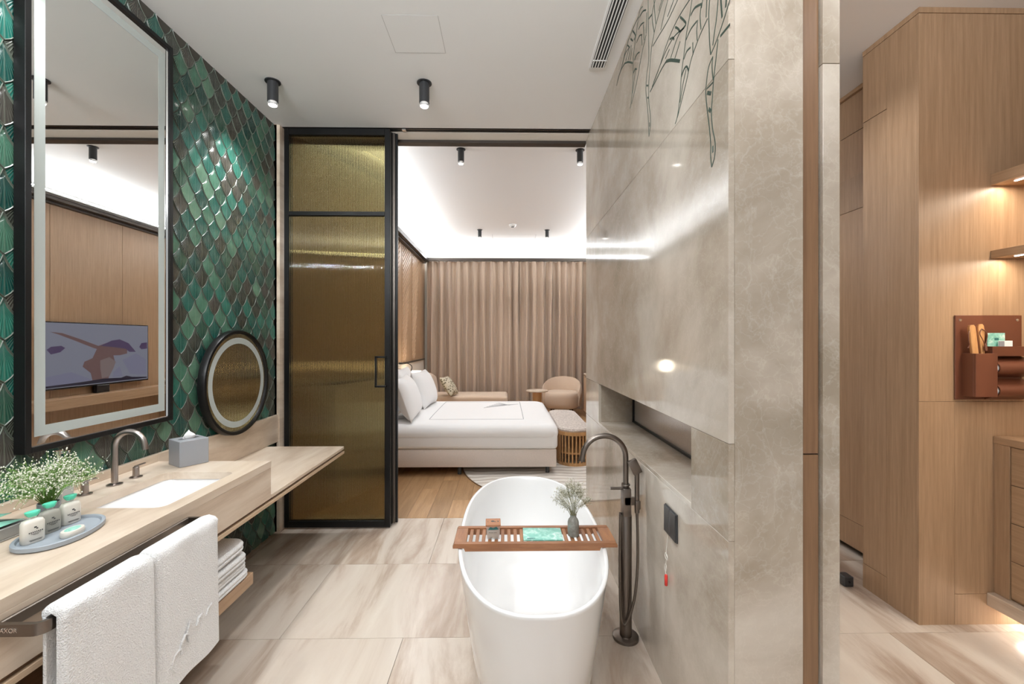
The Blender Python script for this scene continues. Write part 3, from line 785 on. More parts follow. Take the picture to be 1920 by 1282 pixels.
# tap set
t = thing('basin_tap', 'brushed gooseneck basin tap with two separate lever handles', 'tap', (-1.625, 1.82, VZ + .0004))
G().lathe([(.027, 0), (.027, .004), (.014, .008)], 24).build('base_ring', 'brushed_nickel', t, 40)
pts = [(0, 0, .005), (0, 0, .158)] + [(.062 - .062 * math.cos(R(a_)), 0, .158 + .062 * math.sin(R(a_))) for a_ in range(10, 171, 10)] + [(.126, 0, .146)]
G().tube(pts, .0115, 16).build('spout', 'brushed_nickel', t, 60)
for dx, dy in ((.005, .098), (-.012, -.115)):
    h = G().lathe([(.023, 0), (.023, .004), (.0125, .006), (.0115, .045), (.009, .047)], 20, (dx, dy, 0)).build('handle_base', 'brushed_nickel', t, 40)
    G().rbox(dx - .004, dx + .004, dy - .006, dy + .048, .047, .052, .001, 1).build('lever', 'brushed_nickel', h)
# towel rail
t = thing('towel_rail', 'dark bronze loop towel rail on the front of the counter', 'towel rail', (XF, 1.29, .789))
hz = .014
def flatbar(pts, w=.010):
    P = [Vector((p[0], p[1], 0)) for p in pts]; loops = []
    for i, p in enumerate(P):
        d = (P[min(i + 1, len(P) - 1)] - P[max(i - 1, 0)]).normalized(); n = Vector((-d.y, d.x, 0))
        loops.append([tuple(p + n * w / 2 + Vector((0, 0, -hz))), tuple(p - n * w / 2 + Vector((0, 0, -hz))), tuple(p - n * w / 2 + Vector((0, 0, hz))), tuple(p + n * w / 2 + Vector((0, 0, hz)))])
    return G().loft(loops)
r_ = .02; xo = .105
pts = [(.004, -.285), (xo - r_, -.285)] + [(xo - r_ + r_ * math.sin(R(k * 15)), -.285 + r_ - r_ * math.cos(R(k * 15))) for k in range(1, 7)]
pts += [(xo - r_ + r_ * math.cos(R(k * 15)), .31 - r_ + r_ * math.sin(R(k * 15))) for k in range(0, 7)] + [(.004, .31)]
flatbar(pts).build('front_bar', 'gunmetal', t, 30)
G().rbox(.0005, .010, -.29, .315, -hz, hz, .002, 1).build('back_bar', 'bronze_rail', t)
me = text_mesh('AXOR', .014, .0003); o = link('lettering', me, 'chrome', t, (.037, -.2906, 0)); o.rotation_euler = (R(90), 0, 0)
# hanging towels
def hang(y0, y1, zb, label, lean=0, sep=0):
    t = thing('hand_towel', label, 'towel', (XF + .105, (y0 + y1) / 2, .789), 0, 'white towels on the rail')
    hw = (y1 - y0) / 2; th = .024; loops = []; n = 26
    zbf = zb - .789; zbb = zbf + .05
    for i in range(n + 1):
        y_ = -hw + 2 * hw * i / n
        e = min(1, min(i, n - i) / 2.0); k = .5 + .5 * math.sqrt(max(0, 1 - (1 - e) ** 2))
        tt = th * k; wob = .003 * math.sin(y_ * 40 + y0 * 9) ; xb = .0125
        outer = [(xb + tt * .9 + wob + .006 * (1 - q_), zbf + (0 - zbf) * q_) for q_ in [0, .03, .1, .25, .4, .55, .7, .85, 1]]
        top = [((xb + tt) * math.cos(R(a_)), .012 + (tt * .8 + .008) * math.sin(R(a_))) for a_ in (20, 50, 90, 130, 160)]
        back = [(-xb - tt * .6, 0), (-xb - tt * .6, zbb * .4), (-xb - tt * .5, zbb * .8), (-xb - tt * .5, zbb)]
        inner = [(-xb + .001, zbb), (-xb + .001, zbb * .5), (-xb + .001, .014), (0, .021), (xb - .001, .014), (xb - .001, zbf * .4), (xb - .001 + .006, zbf + .004)]
        loops.append([(p[0], y_, p[1]) for p in outer + top + back + inner])
    G().loft(loops).build('cloth', 'towel', t, 70)
    return t, hw, zbf
t1, hw, zbf = hang(1.027, 1.288, .40, 'white terry towel on the rail, nearer end')
t2, hw, zbf = hang(1.294, 1.575, .375, 'white terry towel on the rail, beside the folded towel stack')
# raised woven letters on the farther towel
strokes = [[(-.085, .05), (-.10, .075), (-.085, .10), (-.06, .105)], [(-.055, .085), (-.06, .115), (-.04, .135), (-.025, .13)], [(-.02, .10), (-.03, .14), (-.018, .165)], [(.012, .13), (.02, .15), (.035, .155)], [(.055, .135), (.065, .155), (.085, .16)]]
for s_ in strokes:
    G().tube([(.0405, y_, zbf + z_) for y_, z_ in s_], .004, 6).build('woven_letter', 'towel', t2, 80)
# lower shelf and folded towels
t = thing('towel_shelf', 'oak shelf under the counter carrying folded towels', 'shelf', (XL, 1.3, .315))
G().rbox(.002, LX(XF - .01), -1.4, 2.035 - 1.3, 0, .055, .002, 1).build('board', 'oak_y', t)
G().box(.002, LX(XF - .03), -1.4, 2.02 - 1.3, -.012, -.0005).build('underside', 'oak_y', t)
zz = .3705; nm = ['bottom of the pile', 'second from the bottom', 'second from the top', 'top of the pile']
for k, h in enumerate((.036, .034, .04, .044)):
    t = thing('folded_towel', 'white folded towel on the oak shelf, ' + nm[k], 'towel', (-1.36, 1.80, zz), 0, 'folded towels on the shelf')
    g = G().loft([[(x, y_, z) for x, y_, z in rrect(-.19 + i_, .185 - i_ - .006 * (k % 2), -.20 + i_, .222 - i_ - .007 * k, .05, zz_)] for i_, zz_ in ((.016, .0005), (.004, h * .12), (0, h * .3), (.002, h * .47), (.007, h * .5), (.001, h * .56), (0, h * .75), (.004, h * .92), (.016, h), (.08, h + .002))])
    g.move(lambda p, kk=k: Vector((p.x, p.y, p.z + (.016 * (max(0, p.y) / .22) ** 2 if kk == 3 else 0) + .0012 * math.sin(p.x * 30 + p.y * 17 + kk)))).build('fold', 'towel', t, 70)
    zz += h + .0035

# ---- toiletries
t = thing('oval_tray', 'grey oval tray on the counter holding bottles and soap', 'tray', (-1.37, 1.352, VZ + .0004), R(14))
def ov(k, z): return sell(0, 0, .088 * k, .125 * k, z, 2.2, 40)
G().loft([ov(.96, 0), ov(1, .004), ov(1, .015), ov(.97, .017), ov(.91, .016), ov(.88, .009)]).build('dish', 'slate_grey', t, 35)
def bottle(x, y, rz, liquid, label):
    t = thing('toiletry_bottle', label, 'bottle', (x, y, VZ + .0098), rz, 'small bottles on the oval tray')
    def el(a, b2, z): return sell(0, 0, a, b2, z, 3, 28)
    G().loft([el(.012, .023, 0), el(.0145, .026, .004), el(.0145, .026, .058), el(.012, .022, .066), el(.006, .008, .070)]).build('flask', liquid, t, 50)
    G().loft([el(.006, .008, .0702), el(.006, .009, .076)]).build('neck', 'clear_plastic', t, 40)
    G().loft([el(.008, .010, .0762), el(.010, .015, .083), el(.009, .017, .090), el(.006, .012, .092)]).build('cap', 'mint_cap', t, 50)
    x_ = .0147
    G().box(x_, x_ + .0003, -.004, .002, .044, .048).box(x_, x_ + .0003, .001, .005, .040, .0435).build('bird_emblem', 'ink', t)
    g = G()
    for k in range(8): g.box(x_, x_ + .0003, -.016 + k * .0042, -.0135 + k * .0042, .031, .0345)
    for k, (w, z) in enumerate([(.022, .0275), (.012, .0245), (.03, .010), (.026, .0075)]): g.box(x_, x_ + .0003, -w / 2, w / 2, z, z + .0012)
    g.build('label_print', 'ink', t)
bottle(-1.385, 1.285, R(-14), 'lotion', 'milky lotion bottle with mint cap at the near end of the oval tray')
bottle(-1.405, 1.352, R(-10), 'shampoo', 'clear bottle with mint cap in the middle of the oval tray')
bottle(-1.408, 1.418, R(-12), 'lotion', 'milky lotion bottle with mint cap at the far end of the oval tray')
t = thing('soap_bar', 'round cream soap bar on the grey oval tray', 'soap', (-1.318, 1.335, VZ + .0098), R(8))
def so(k, z): return sell(0, 0, .022 * k, .034 * k, z, 2.2, 32)
G().loft([so(.93, 0), so(1, .004), so(1, .013), so(.93, .017), so(.72, .0175)]).build('bar', 'lotion', t, 40)
G().loft([so(.68, .0172), so(.66, .0182)]).build('stamp', 'mint_print', t, 40)

def gyp(root, z0, height, spread, n, heads, stem_m, head_m, rs, hr, lean=(0, 0), low=.35):
    rnd = random.Random(rs); st = G(); hd = G()
    octv = [(1, 0, 0), (0, 1, 0), (-1, 0, 0), (0, -1, 0), (0, 0, 1), (0, 0, -1)]; octf = [(0, 1, 4), (1, 2, 4), (2, 3, 4), (3, 0, 4), (1, 0, 5), (2, 1, 5), (3, 2, 5), (0, 3, 5)]
    for i in range(n):
        a = rnd.uniform(0, 6.283); rr_ = math.sqrt(rnd.random()) * spread; h = height * (1 - .55 * (rr_ / spread) ** 2) * rnd.uniform(.8, 1)
        tip = Vector((rr_ * math.cos(a) + lean[0], rr_ * math.sin(a) + lean[1], z0 + h))
        mid = Vector((tip.x * low, tip.y * low, z0 + h * .5))
        P = [Vector((rnd.uniform(-.006, .006), rnd.uniform(-.006, .006), z0 - .02)), mid, tip]
        st.tube(P, [.0011, .0009, .0005], 4)
        for k in range(heads // n):
            b_ = mid.lerp(tip, rnd.uniform(.35, 1)); d = Vector((rnd.gauss(0, 1), rnd.gauss(0, 1), rnd.gauss(.4, .8))).normalized() * rnd.uniform(.006, .03) * (spread / .1)
            e_ = b_ + d; st.tube([b_, e_], .0004, 3)
            rr2 = hr * rnd.uniform(.6, 1.2)
            hd.add([tuple(e_ + Vector(q_) * rr2) for q_ in octv], octf)
    o = st.build('stems', stem_m, root); o['kind'] = 'stuff'
    o = hd.build('flower_heads', head_m, root, 120); o['kind'] = 'stuff'
t = thing('flower_pot', 'small grey pot of green stemmed white gypsophila on the counter', 'flowers', (-1.49, 1.432, VZ + .0004))
G().lathe([(.022, 0), (.026, .004), (.028, .072), (.0255, .073), (.024, .06), (.0, .058)], 24).build('pot', 'grey_plastic', t, 40)
gyp(t, .07, .155, .14, 70, 2100, 'stem_green', 'flower_white', 3, .0029, (.0, -.01), .3)
t = thing('soap_dispenser', 'frosted square dispenser bottle with chrome pump behind the flowers', 'dispenser', (-1.63, 1.60, VZ + .0004), R(12))
G().rbox(-.03, .03, -.03, .03, 0, .15, .007, 2).build('body', 'frosted_plastic', t, 40)
G().lathe([(.014, .1502), (.014, .163), (.006, .165), (.006, .185), (.012, .186), (.012, .198)], 20).build('pump', 'chrome', t, 40)
G().rbox(.0, .035, -.005, .005, .188, .196, .002, 1).build('nozzle', 'chrome', t)
t = thing('amenity_tray', 'low grey rectangular tray under mint sachets at the counter edge', 'tray', (-1.60, 1.17, VZ + .0004))
G().rbox(-.105, .105, -.22, .215, 0, .006, .002, 1).build('base', 'taupe_grey', t)
G().rbox(.097, .105, -.22, .215, .006, .038, .002, 1).rbox(-.105, -.097, -.22, .215, .006, .038, .002, 1).rbox(-.097, .097, .207, .215, .006, .038, .002, 1).rbox(-.097, .097, -.22, -.212, .006, .038, .002, 1).build('rim', 'taupe_grey', t)
def sachet(x, y, z, w, l, rot, label):
    t = thing('mint_sachet', label, 'sachet', (x, y, z), 0, 'mint sachets in the grey tray'); t.rotation_euler = rot
    n = 10; top = []; bot = []
    g = G()
    for i in range(n + 1):
        for j in range(n + 1):
            u, v_ = i / n * 2 - 1, j / n * 2 - 1; h = .012 * max(0, (1 - u ** 4) * (1 - v_ ** 4)) + .0006
            top.append((u * w / 2, v_ * l / 2, h)); bot.append((u * w / 2, v_ * l / 2, -h * .3))
    fs = []
    for i in range(n):
        for j in range(n): fs.append((i * (n + 1) + j, (i + 1) * (n + 1) + j, (i + 1) * (n + 1) + j + 1, i * (n + 1) + j + 1))
    m_ = len(top); fs2 = [tuple(reversed([q_ + m_ for q_ in f])) for f in fs]
    ed = [(i * (n + 1), (i + 1) * (n + 1)) for i in range(n)] + [(i * (n + 1) + n, (i + 1) * (n + 1) + n) for i in range(n)] + [(j, j + 1) for j in range(n)] + [(n * (n + 1) + j, n * (n + 1) + j + 1) for j in range(n)]
    fs3 = [(a_, c_, c_ + m_, a_ + m_) for a_, c_ in ed]
    g.add(top + bot, fs + fs2 + fs3).build('pouch', 'mint', t, 60)
    G().box(-w * .3, w * .1, -l * .25, -l * .23, .0122, .0128).box(-w * .3, -.0, -l * .33, -l * .315, .0122, .0128).build('print', 'ink', t)
sachet(-1.572, 1.268, VZ + .0315, .15, .20, (0, R(-11), 0), 'mint sachet lying flat at the front of the grey tray')
sachet(-1.582, 1.30, VZ + .0535, .10, .13, (0, R(-11), R(5)), 'smaller mint sachet lying on top of the flat mint sachet')
sachet(-1.679, 1.285, VZ + .053, .09, .165, (0, R(65), 0), 'mint sachet leaning upright against the backsplash behind the grey tray')
# tissue box
t = thing('tissue_box', 'square grey tissue box with a white tissue beside the basin', 'tissue box', (-1.548, 2.135, VZ + .0004), R(57))
s_ = .061
G().rbox(-s_, s_, -s_, s_, 0, .122, .002, 1).build('case', 'grey_plastic', t)
G().loft([sell(0, 0, .045, .012, .1221, 2.2, 28), sell(0, 0, .045, .012, .1225, 2.2, 28)]).build('slot', 'dark_plastic', t)
L = []
for k in range(7):
    u = k / 6; rad = .018 * (1 - .75 * u ** 1.5) + .004 * math.sin(u * 5); L.append([(rad * (1 + .25 * math.sin(3 * a_ + k)) * math.cos(a_) * 1.2, rad * .6 * (1 + .3 * math.cos(2 * a_ + k)) * math.sin(a_), .121 + .042 * u) for a_ in [2 * math.pi * i / 18 for i in range(18)]])
G().loft(L).build('tissue', 'white_paper', t, 30)

# ---- bathtub
TX, TY = .115, 2.111
t = thing('bathtub', 'white freestanding oval bathtub in the middle of the bathroom', 'bathtub', (TX, TY, 0))
def tl(a_, b2, z, dy=0): return sell(0, dy, b2, a_, z, 2.45, 72)
L = [tl(.585, .235, .0), tl(.60, .245, .012), tl(.635, .272, .15), tl(.675, .300, .33), tl(.705, .318, .47), tl(.722, .327, .545), tl(.725, .329, .557), tl(.722, .326, .561), tl(.711, .315, .561), tl(.707, .311, .556),
     tl(.69, .303, .49), tl(.655, .287, .37), tl(.60, .262, .24), tl(.55, .235, .165), tl(.50, .20, .132), tl(.40, .15, .122), tl(.05, .04, .118)]
G().loft(L).build('shell', 'tub_white', t, 60)
G().lathe([(.034, .1225), (.034, .128), (.03, .133), (.0, .134)], 28, (0, -.30, 0)).build('drain_cap', 'white_enamel', t, 45)
# ---- bath rack
t = thing('bath_rack', 'slatted teak bath rack lying across the tub', 'bath rack', (.127, 1.93, .563))
A = .352; Yn, Yf = -.088, .092
for y0, y1 in ((Yn, Yn + .022), (Yf - .022, Yf)):
    poly = [(-A, 0.001), (-A, .012), (-A + .006, .02), (A - .006, .02), (A, .012), (A, .001), (A - .070, .001), (A - .076, -.012), (-A + .053, -.012), (-A + .047, .001)]
    G().prism(poly, 'y', y0, y1).build('side_rail', 'teak', t)
for sx in (-1, 1):
    x0, x1 = sorted((sx * (A - .002), sx * (A - .055))); G().rbox(x0, x1, Yn + .022, Yf - .022, .003, .0195, .002, 1).build('end_board', 'teak_slat', t)
n = 21
sm = G().rbox(-.0075, .0075, Yn + .0225, Yf - .0225, 0, .011, .001, 1).mesh('slat'); sm.materials.append(M['teak_slat'])
for k in range(n):
    link('slat', sm, None, t, (-(A - .072) + k * 2 * (A - .072) / (n - 1), 0, .004))
RZ = .563 + .0152
t = thing('bath_salt_jar', 'small square glass jar of bath salts with a wooden lid on the bath rack', 'jar', (-.055, 1.91, RZ), R(2))
G().rbox(-.03, .03, -.018, .018, 0, .062, .003, 2).build('glass', 'clear_plastic', t, 40)
G().rbox(-.026, .026, -.0145, .0145, .004, .04, .003, 1).build('salts', 'paper_brown', t, 40)
G().prism([(-.024, .042), (-.012, .056), (.0, .050), (.014, .057), (.024, .044)], 'y', -.0186, -.0181).build('mountain_print', 'teal_ink', t)
G().box(-.018, -.011, -.0187, -.0181, .03, .0315).box(-.009, .0, -.0187, -.0181, .03, .0315).box(.002, .016, -.0187, -.0181, .03, .0315).build('label_print', 'ink', t)
G().rbox(-.033, .033, -.034, .034, .0625, .072, .002, 1).build('lid', 'copper_card', t)
G().prism(arc(-.002, .002, .008, 0, 330, 12), 'z', .0721, .0725).box(.004, .013, -.006, -.001, .0721, .0725).box(-.024, -.022, -.006, .006, .0721, .0725).box(.019, .024, -.006, .006, .0721, .0725).build('lid_mark', 'ink', t)
t = thing('mint_booklet', 'flat mint green packet with white print in the middle of the bath rack', 'packet', (.165, 1.932, RZ), R(-1))
G().rbox(-.087, .087, -.060, .060, 0, .008, .003, 2).build('packet', 'mint_print', t, 40)
G().box(-.07, -.035, -.051, -.045, .0081, .0085).box(-.07, -.045, -.056, -.053, .0081, .0085).build('print', 'teal_ink', t)
t = thing('bud_vase', 'grey stoneware vase of dried gypsophila on the bath rack', 'vase', (.302, 1.925, RZ))
G().lathe([(.018, 0), (.024, .003), (.0255, .03), (.025, .062), (.021, .074), (.0145, .082), (.0135, .09), (.0155, .094), (.0125, .0945), (.011, .085), (.015, .07), (.0, .065)], 28).build('vase', 'vase_glaze', t, 45)
gyp(t, .09, .165, .085, 40, 1200, 'stem_dry', 'flower_dry', 11, .0023, (-.005, .005), .35)

# ---- floor mounted bath filler
FX, FY = .586, 2.10
t = thing('bath_filler', 'dark metal floor standing bath tap with hand shower beside the tub', 'tap', (FX, FY, 0))
G().lathe([(.062, 0), (.062, .012), (.055, .016)], 36).build('base_plate', 'gunmetal', t, 40)
G().lathe([(.029, .016), (.029, .60), (.026, .605)], 24).build('column', 'gunmetal', t, 40)
rA = .105
pts = [(0, 0, .60), (0, 0, .88)] + [(-rA + rA * math.cos(R(a_)), 0, .88 + rA * math.sin(R(a_))) for a_ in range(8, 169, 8)] + [(-2 * rA - .006, 0, .862)]
G().tube(pts, .0135, 16).build('spout', 'gunmetal', t, 60)
G().lathe([(.02, .742), (.022, .746), (.02, .752)], 24).build('collar', 'gunmetal', t, 40)
G().rbox(-.02, .02, -.03, .02, .60, .735, .004, 2).build('mixer_body', 'gunmetal', t, 40)
G().tube([(-.02, -.0, .728), (-.075, -.0, .729)], .0065, 12).build('lever', 'gunmetal', t, 50)
G().rbox(-.014, .055, -.03, -.018, .655, .695, .002, 1).build('holder_arm', 'gunmetal', t)
G().rbox(.036, .060, -.045, -.012, .640, .682, .004, 2).build('holder_clip', 'gunmetal', t, 40)
h = G().tube([(.047, -.028, .62), (.047, -.028, .83)], .0115, 16).build('hand_shower', 'gunmetal', t, 50)
hd_ = G().rbox(-.022, .022, -.012, .012, -.036, .036, .004, 2); rm = Matrix.Rotation(R(-26), 3, 'Y')
hd_.move(lambda p: rm @ p + Vector((.036, -.028, .842))).build('spray_head', 'gunmetal', h, 40)
hp = [(.047, -.028, .62), (.049, -.032, .50), (.047, -.036, .36), (.034, -.042, .24), (.012, -.045, .15), (-.008, -.046, .105), (-.022, -.046, .095), (-.032, -.044, .12), (-.036, -.035, .2), (-.034, -.02, .36), (-.03, -.01, .52), (-.026, .0, .61)]
def smooth_path(P, k=5):
    P = [Vector(p) for p in P]; Q = []
    for i in range(len(P) - 1):
        p0 = P[max(i - 1, 0)]; p1 = P[i]; p2 = P[i + 1]; p3 = P[min(i + 2, len(P) - 1)]
        for j_ in range(k):
            u = j_ / k; Q.append(.5 * ((2 * p1) + (p2 - p0) * u + (2 * p0 - 5 * p1 + 4 * p2 - p3) * u * u + (3 * p1 - p0 - 3 * p2 + p3) * u ** 3))
    return Q + [P[-1]]
G().tube(smooth_path(hp), .0065, 10).build('hose', 'gunmetal', t, 60)

# ---- wall switch and pull cord
t = thing('wall_switch', 'black square switch plate low on the marble wall', 'switch', (XR, 1.705, .726))
G().rbox(-.006, -.0003, -.062, .062, -.055, .055, .001, 1).build('back_plate', 'dark_plastic', t)
for a_ in (-.03, .03): G().rbox(-.011, -.006, a_ - .029, a_ + .029, -.053, .053, .0012, 1).build('rocker', 'dark_plastic', t)
t = thing('pull_cord', 'white looped cord with a red grip hanging on the marble wall', 'pull cord', (XR - .012, 1.735, .46))
G().lathe([(.004, 0), (.0062, .002), (.0062, .042), (.003, .046)], 14).build('grip', 'red_plastic', t, 50)
lp = [(0, 0, .045), (0, .012, .06), (0, .018, .075), (0, .002, .085), (0, -.004, .07), (0, .004, .055), (0, .002, .09), (0, -.002, .105), (0, -.016, .112), (0, -.014, .126), (0, .006, .13), (0, .014, .118), (0, .0, .108), (0, -.012, .118), (0, .0, .132), (.006, .002, .18), (.008, .0, .215)]
G().tube(smooth_path(lp), .0012, 6).build('cord', 'white_cord', t, 70)

# ================================================================== BEDROOM THINGS
def curtain(x0, x1, label, pitch, ph):
    t = thing('curtain', label, 'curtain', ((x0 + x1) / 2, YB, 0), 0, 'floor length curtains')
    hw = (x1 - x0) / 2; nx_ = int((x1 - x0) / .011); rows_ = [0, .25, .7, 1.3, 1.9, 2.5, 2.9, 3.06, 3.10]; rnd = random.Random(ph)
    amp = [rnd.uniform(.6, 1.1) for _ in range(80)]; off = [rnd.uniform(-.25, .25) for _ in range(80)]
    vs = []; g = G()
    loops = []
    for z in rows_:
        row = []
        for i in range(nx_ + 1):
            x = -hw + 2 * hw * i / nx_; u = (x + hw) / pitch; k = int(u)
            s_ = u + .10 * math.sin(z * 1.3 + k * 1.7) * min(1, (3.1 - z)) + off[k] * .5
            w = math.sin(2 * math.pi * s_); w = math.copysign(abs(w) ** .75, w)
            d = .078 * amp[k] * (.55 + .45 * min(1, (3.1 - z) / .9)) * w + .012 * math.sin(2 * math.pi * s_ * 2.3 + k)
            row.append((x, d, z + .005))
        loops.append(row)
    a = [p for L_ in loops for p in L_]; n_ = nx_ + 1; fs = []
    for r_ in range(len(rows_) - 1):
        for i in range(nx_): fs.append((r_ * n_ + i, r_ * n_ + i + 1, (r_ + 1) * n_ + i + 1, (r_ + 1) * n_ + i))
    m_ = len(a); bk = [(x, y_ + .004, z) for x, y_, z in a]; fs2 = [tuple(reversed([q + m_ for q in f])) for f in fs]
    g.add(a + bk, fs + fs2)
    me = bpy.data.meshes.new('pleated_cloth'); me.from_pydata(g.v, [], g.f); me.shade_smooth()
    link('pleated_cloth', me, 'curtain_fabric', t)
    G().box(-hw, hw, -.03, .03, 3.106, 3.12).build('curtain_track', 'white_enamel', t)
curtain(-1.66, .835, 'wide brown pleated curtain behind the bed', .178, 1)
curtain(.84, 1.95, 'narrow brown pleated curtain behind the armchair', .16, 2)

# rug
t = thing('rug', 'cream wool rug with wavy lines and a rounded edge under the bed end', 'rug', (.72, 5.45, 0))
G().loft([sell(0, 0, 1.24, 1.58, .001, 2.5, 72), sell(0, 0, 1.24, 1.58, .010, 2.5, 72), sell(0, 0, 1.225, 1.565, .014, 2.5, 72)]).build('pile', 'rug_wool', t, 30)
G().loft([sell(0, 0, 1.246, 1.586, .0008, 2.5, 72), sell(0, 0, 1.246, 1.586, .009, 2.5, 72), sell(0, 0, 1.238, 1.578, .0095, 2.5, 72), sell(0, 0, 1.238, 1.578, .0012, 2.5, 72)], False, False).build('binding', 'walnut_strip', t)

# bed
BY0_, BY1_, BXe = 4.60, 6.42, .545
t = thing('bed', 'large double bed with white duvet, beige base and dark legs', 'bed', (-.55, 5.51, 0))
bx = lambda x: x + .55
by = lambda y: y - 5.51
G().rbox(bx(-1.56), bx(BXe), by(BY0_ + .015), by(BY1_), .095, .288, .012, 2).build('base', 'bed_base_fabric', t, 40)
for x, y in ((BXe - .09, BY0_ + .10), (BXe - .09, BY1_ - .10), (-1.4, BY0_ + .10), (-1.4, BY1_ - .1), (-.5, BY0_ + .10)):
    G().cyl((bx(x), by(y), .0145 if x > -.4 else .0005), (bx(x), by(y), .095), .022, 14).build('leg', 'dark_plastic', t, 40)
g = G().rbox(bx(-1.56), bx(BXe + .012), by(BY0_ - .005), by(BY1_ + .005), .289, .50, .04, 4); g.build('mattress', 'linen_white', t, 50)
# duvet: rounded top with a soft crown
n = 40; L = []
def duv(k, z): return rrect(bx(-1.35) + k, bx(BXe + .022) - k, by(BY0_ - .014) + k, by(BY1_ + .014) - k, .10, z, 6)
G().loft([duv(.0, .425), duv(-.004, .46), duv(.004, .505), duv(.03, .538), duv(.08, .556), duv(.22, .568), duv(.5, .574)]).build('duvet', 'linen_white', t, 60)
zt = .573
g = G()
for (x0, x1, y0, y1) in ((-.95, .18, 4.86, 4.868), (-.95, .18, 6.15, 6.158), (-.95, -.942, 4.86, 6.158), (.172, .18, 4.86, 6.158)):
    pass
def strip(p, q, w=.007):
    P = []
    for i in range(21):
        u = i / 20; x = p[0] + (q[0] - p[0]) * u; y = p[1] + (q[1] - p[1]) * u
        k = min(x + 1.35, BXe + .022 - x, y - (BY0_ - .014), BY1_ + .014 - y)
        z = .0008 + (.556 + (.568 - .556) * (k - .08) / .14 if k < .22 else .568 + (min(k, .5) - .22) / .28 * .006)
        P.append((bx(x), by(y), z))
    d = Vector((q[0] - p[0], q[1] - p[1], 0)).normalized(); nn = Vector((-d.y, d.x, 0)) * w / 2
    return [[tuple(Vector(p_) + nn), tuple(Vector(p_) - nn), tuple(Vector(p_) - nn + Vector((0, 0, .0012))), tuple(Vector(p_) + nn + Vector((0, 0, .0012)))] for p_ in P]
for p, q in (((-.85, 4.83), (.2, 4.83)), ((-.85, 6.2), (.2, 6.2)), ((-.85, 4.83), (-.85, 6.2)), ((.2, 4.83), (.2, 6.2))):
    G().loft(strip(p, q)).build('embroidered_line', 'grey_thread', t)
for k in range(7):
    G().loft(strip((.17 - .02 * k, 5.95 - .02 * k), (-.28 + .03 * k, 5.62 + .075 * k), .012)).build('embroidered_leaf', 'grey_thread', t)
t = thing('headboard', 'beige upholstered headboard against the carved wall', 'headboard', (-1.695, 5.55, 0))
for k in range(3):
    G().rbox(.0, .09, -1.15 + k * .78, -.375 + k * .78, .1, 1.02, .03, 3).build('padded_panel', 'headboard_fabric', t, 50)

def pillow(w, h, th, n=14):
    top = []; bot = []
    for i in range(n + 1):
        for j in range(n + 1):
            u, v_ = i / n * 2 - 1, j / n * 2 - 1
            e = (1 - abs(u) ** 2.6) * (1 - abs(v_) ** 2.6); d = th / 2 * max(0, e) ** .55 + .004
            sx = 1 - .10 * (1 - v_ * v_) * 0 - .07 * (1 - abs(v_)) * abs(u); sy = 1 - .07 * (1 - abs(u)) * abs(v_)
            top.append((u * w / 2 * sx, v_ * h / 2 * sy, d)); bot.append((u * w / 2 * sx, v_ * h / 2 * sy, -d))
    fs = []; m_ = len(top)
    for i in range(n):
        for j in range(n): fs.append((i * (n + 1) + j, (i + 1) * (n + 1) + j, (i + 1) * (n + 1) + j + 1, i * (n + 1) + j + 1))
    fs2 = [tuple(reversed([q + m_ for q in f])) for f in fs]
    ed = [(i * (n + 1), (i + 1) * (n + 1)) for i in range(n)] + [(i * (n + 1) + n, (i + 1) * (n + 1) + n) for i in range(n)] + [(j, j + 1) for j in range(n)] + [(n * (n + 1) + j, n * (n + 1) + j + 1) for j in range(n)]
    return G().add(top + bot, fs + fs2 + [(a_, c_, c_ + m_, a_ + m_) for a_, c_ in ed])
def put_pillow(loc, w, h, th, lean, rz, label, mat='linen_white', name='pillow', group='pillows on the bed'):
    t = thing(name, label, 'pillow', loc, rz, group)
    g = pillow(w, h, th); M_ = Matrix.Rotation(R(90 - lean), 3, 'X') ; R2 = Matrix.Rotation(R(90), 3, 'Z')
    g.move(lambda p: R2 @ (M_ @ p) + Vector((0, 0, h / 2 * math.cos(R(lean)))))
    g.build('cover', mat, t, 80)
put_pillow((-1.12, 5.0, .572), .74, .49, .23, 20, R(4), 'white square pillow at the front of the bed nearest the door')
put_pillow((-1.10, 5.88, .572), .74, .49, .23, 20, R(-3), 'white square pillow at the front of the bed on the far side')
put_pillow((-1.37, 5.02, .568), .74, .52, .2, 14, R(2), 'white pillow behind, against the headboard on the near side')
put_pillow((-1.37, 5.9, .568), .74, .52, .2, 14, R(-2), 'white pillow behind, against the headboard on the far side')

# nightstand and lamps beyond the bed
t = thing('nightstand', 'oak nightstand between the bed and the daybed', 'nightstand', (-1.45, 7.16, 0))
G().rbox(-.24, .22, -.38, .38, .18, .50, .006, 2).build('body', 'oak_y', t)
G().rbox(.2205, .232, -.37, .37, .20, .34, .002, 1).build('drawer', 'oak_y', t); G().rbox(.2205, .232, -.37, .37, .345, .48, .002, 1).build('drawer', 'oak_y', t)
for sx, sy in ((-.2, -.34), (.18, -.34), (-.2, .34), (.18, .34)): G().cyl((sx, sy, .0005), (sx, sy, .18), .014, 10).build('leg', 'dark_plastic', t)
t = thing('bedside_lamp', 'glowing white bedside lamp against the pale panel beyond the pillows', 'lamp', (-1.53, 7.28, .5005))
G().lathe([(.05, 0), (.05, .012), (.012, .02), (.012, .13)], 20).build('base', 'black_metal', t, 40)
G().lathe([(.08, .13), (.105, .17), (.115, .30), (.115, .44)], 32).build('shade', 'shade_light', t, 40)
t = thing('reading_lamp', 'thin bronze gooseneck reading lamp curving from the headboard', 'lamp', (-1.60, 6.82, .94))
G().rbox(-.095, -.06, -.03, .03, -.03, .03, .004, 1).build('wall_plate', 'bronze_frame', t)
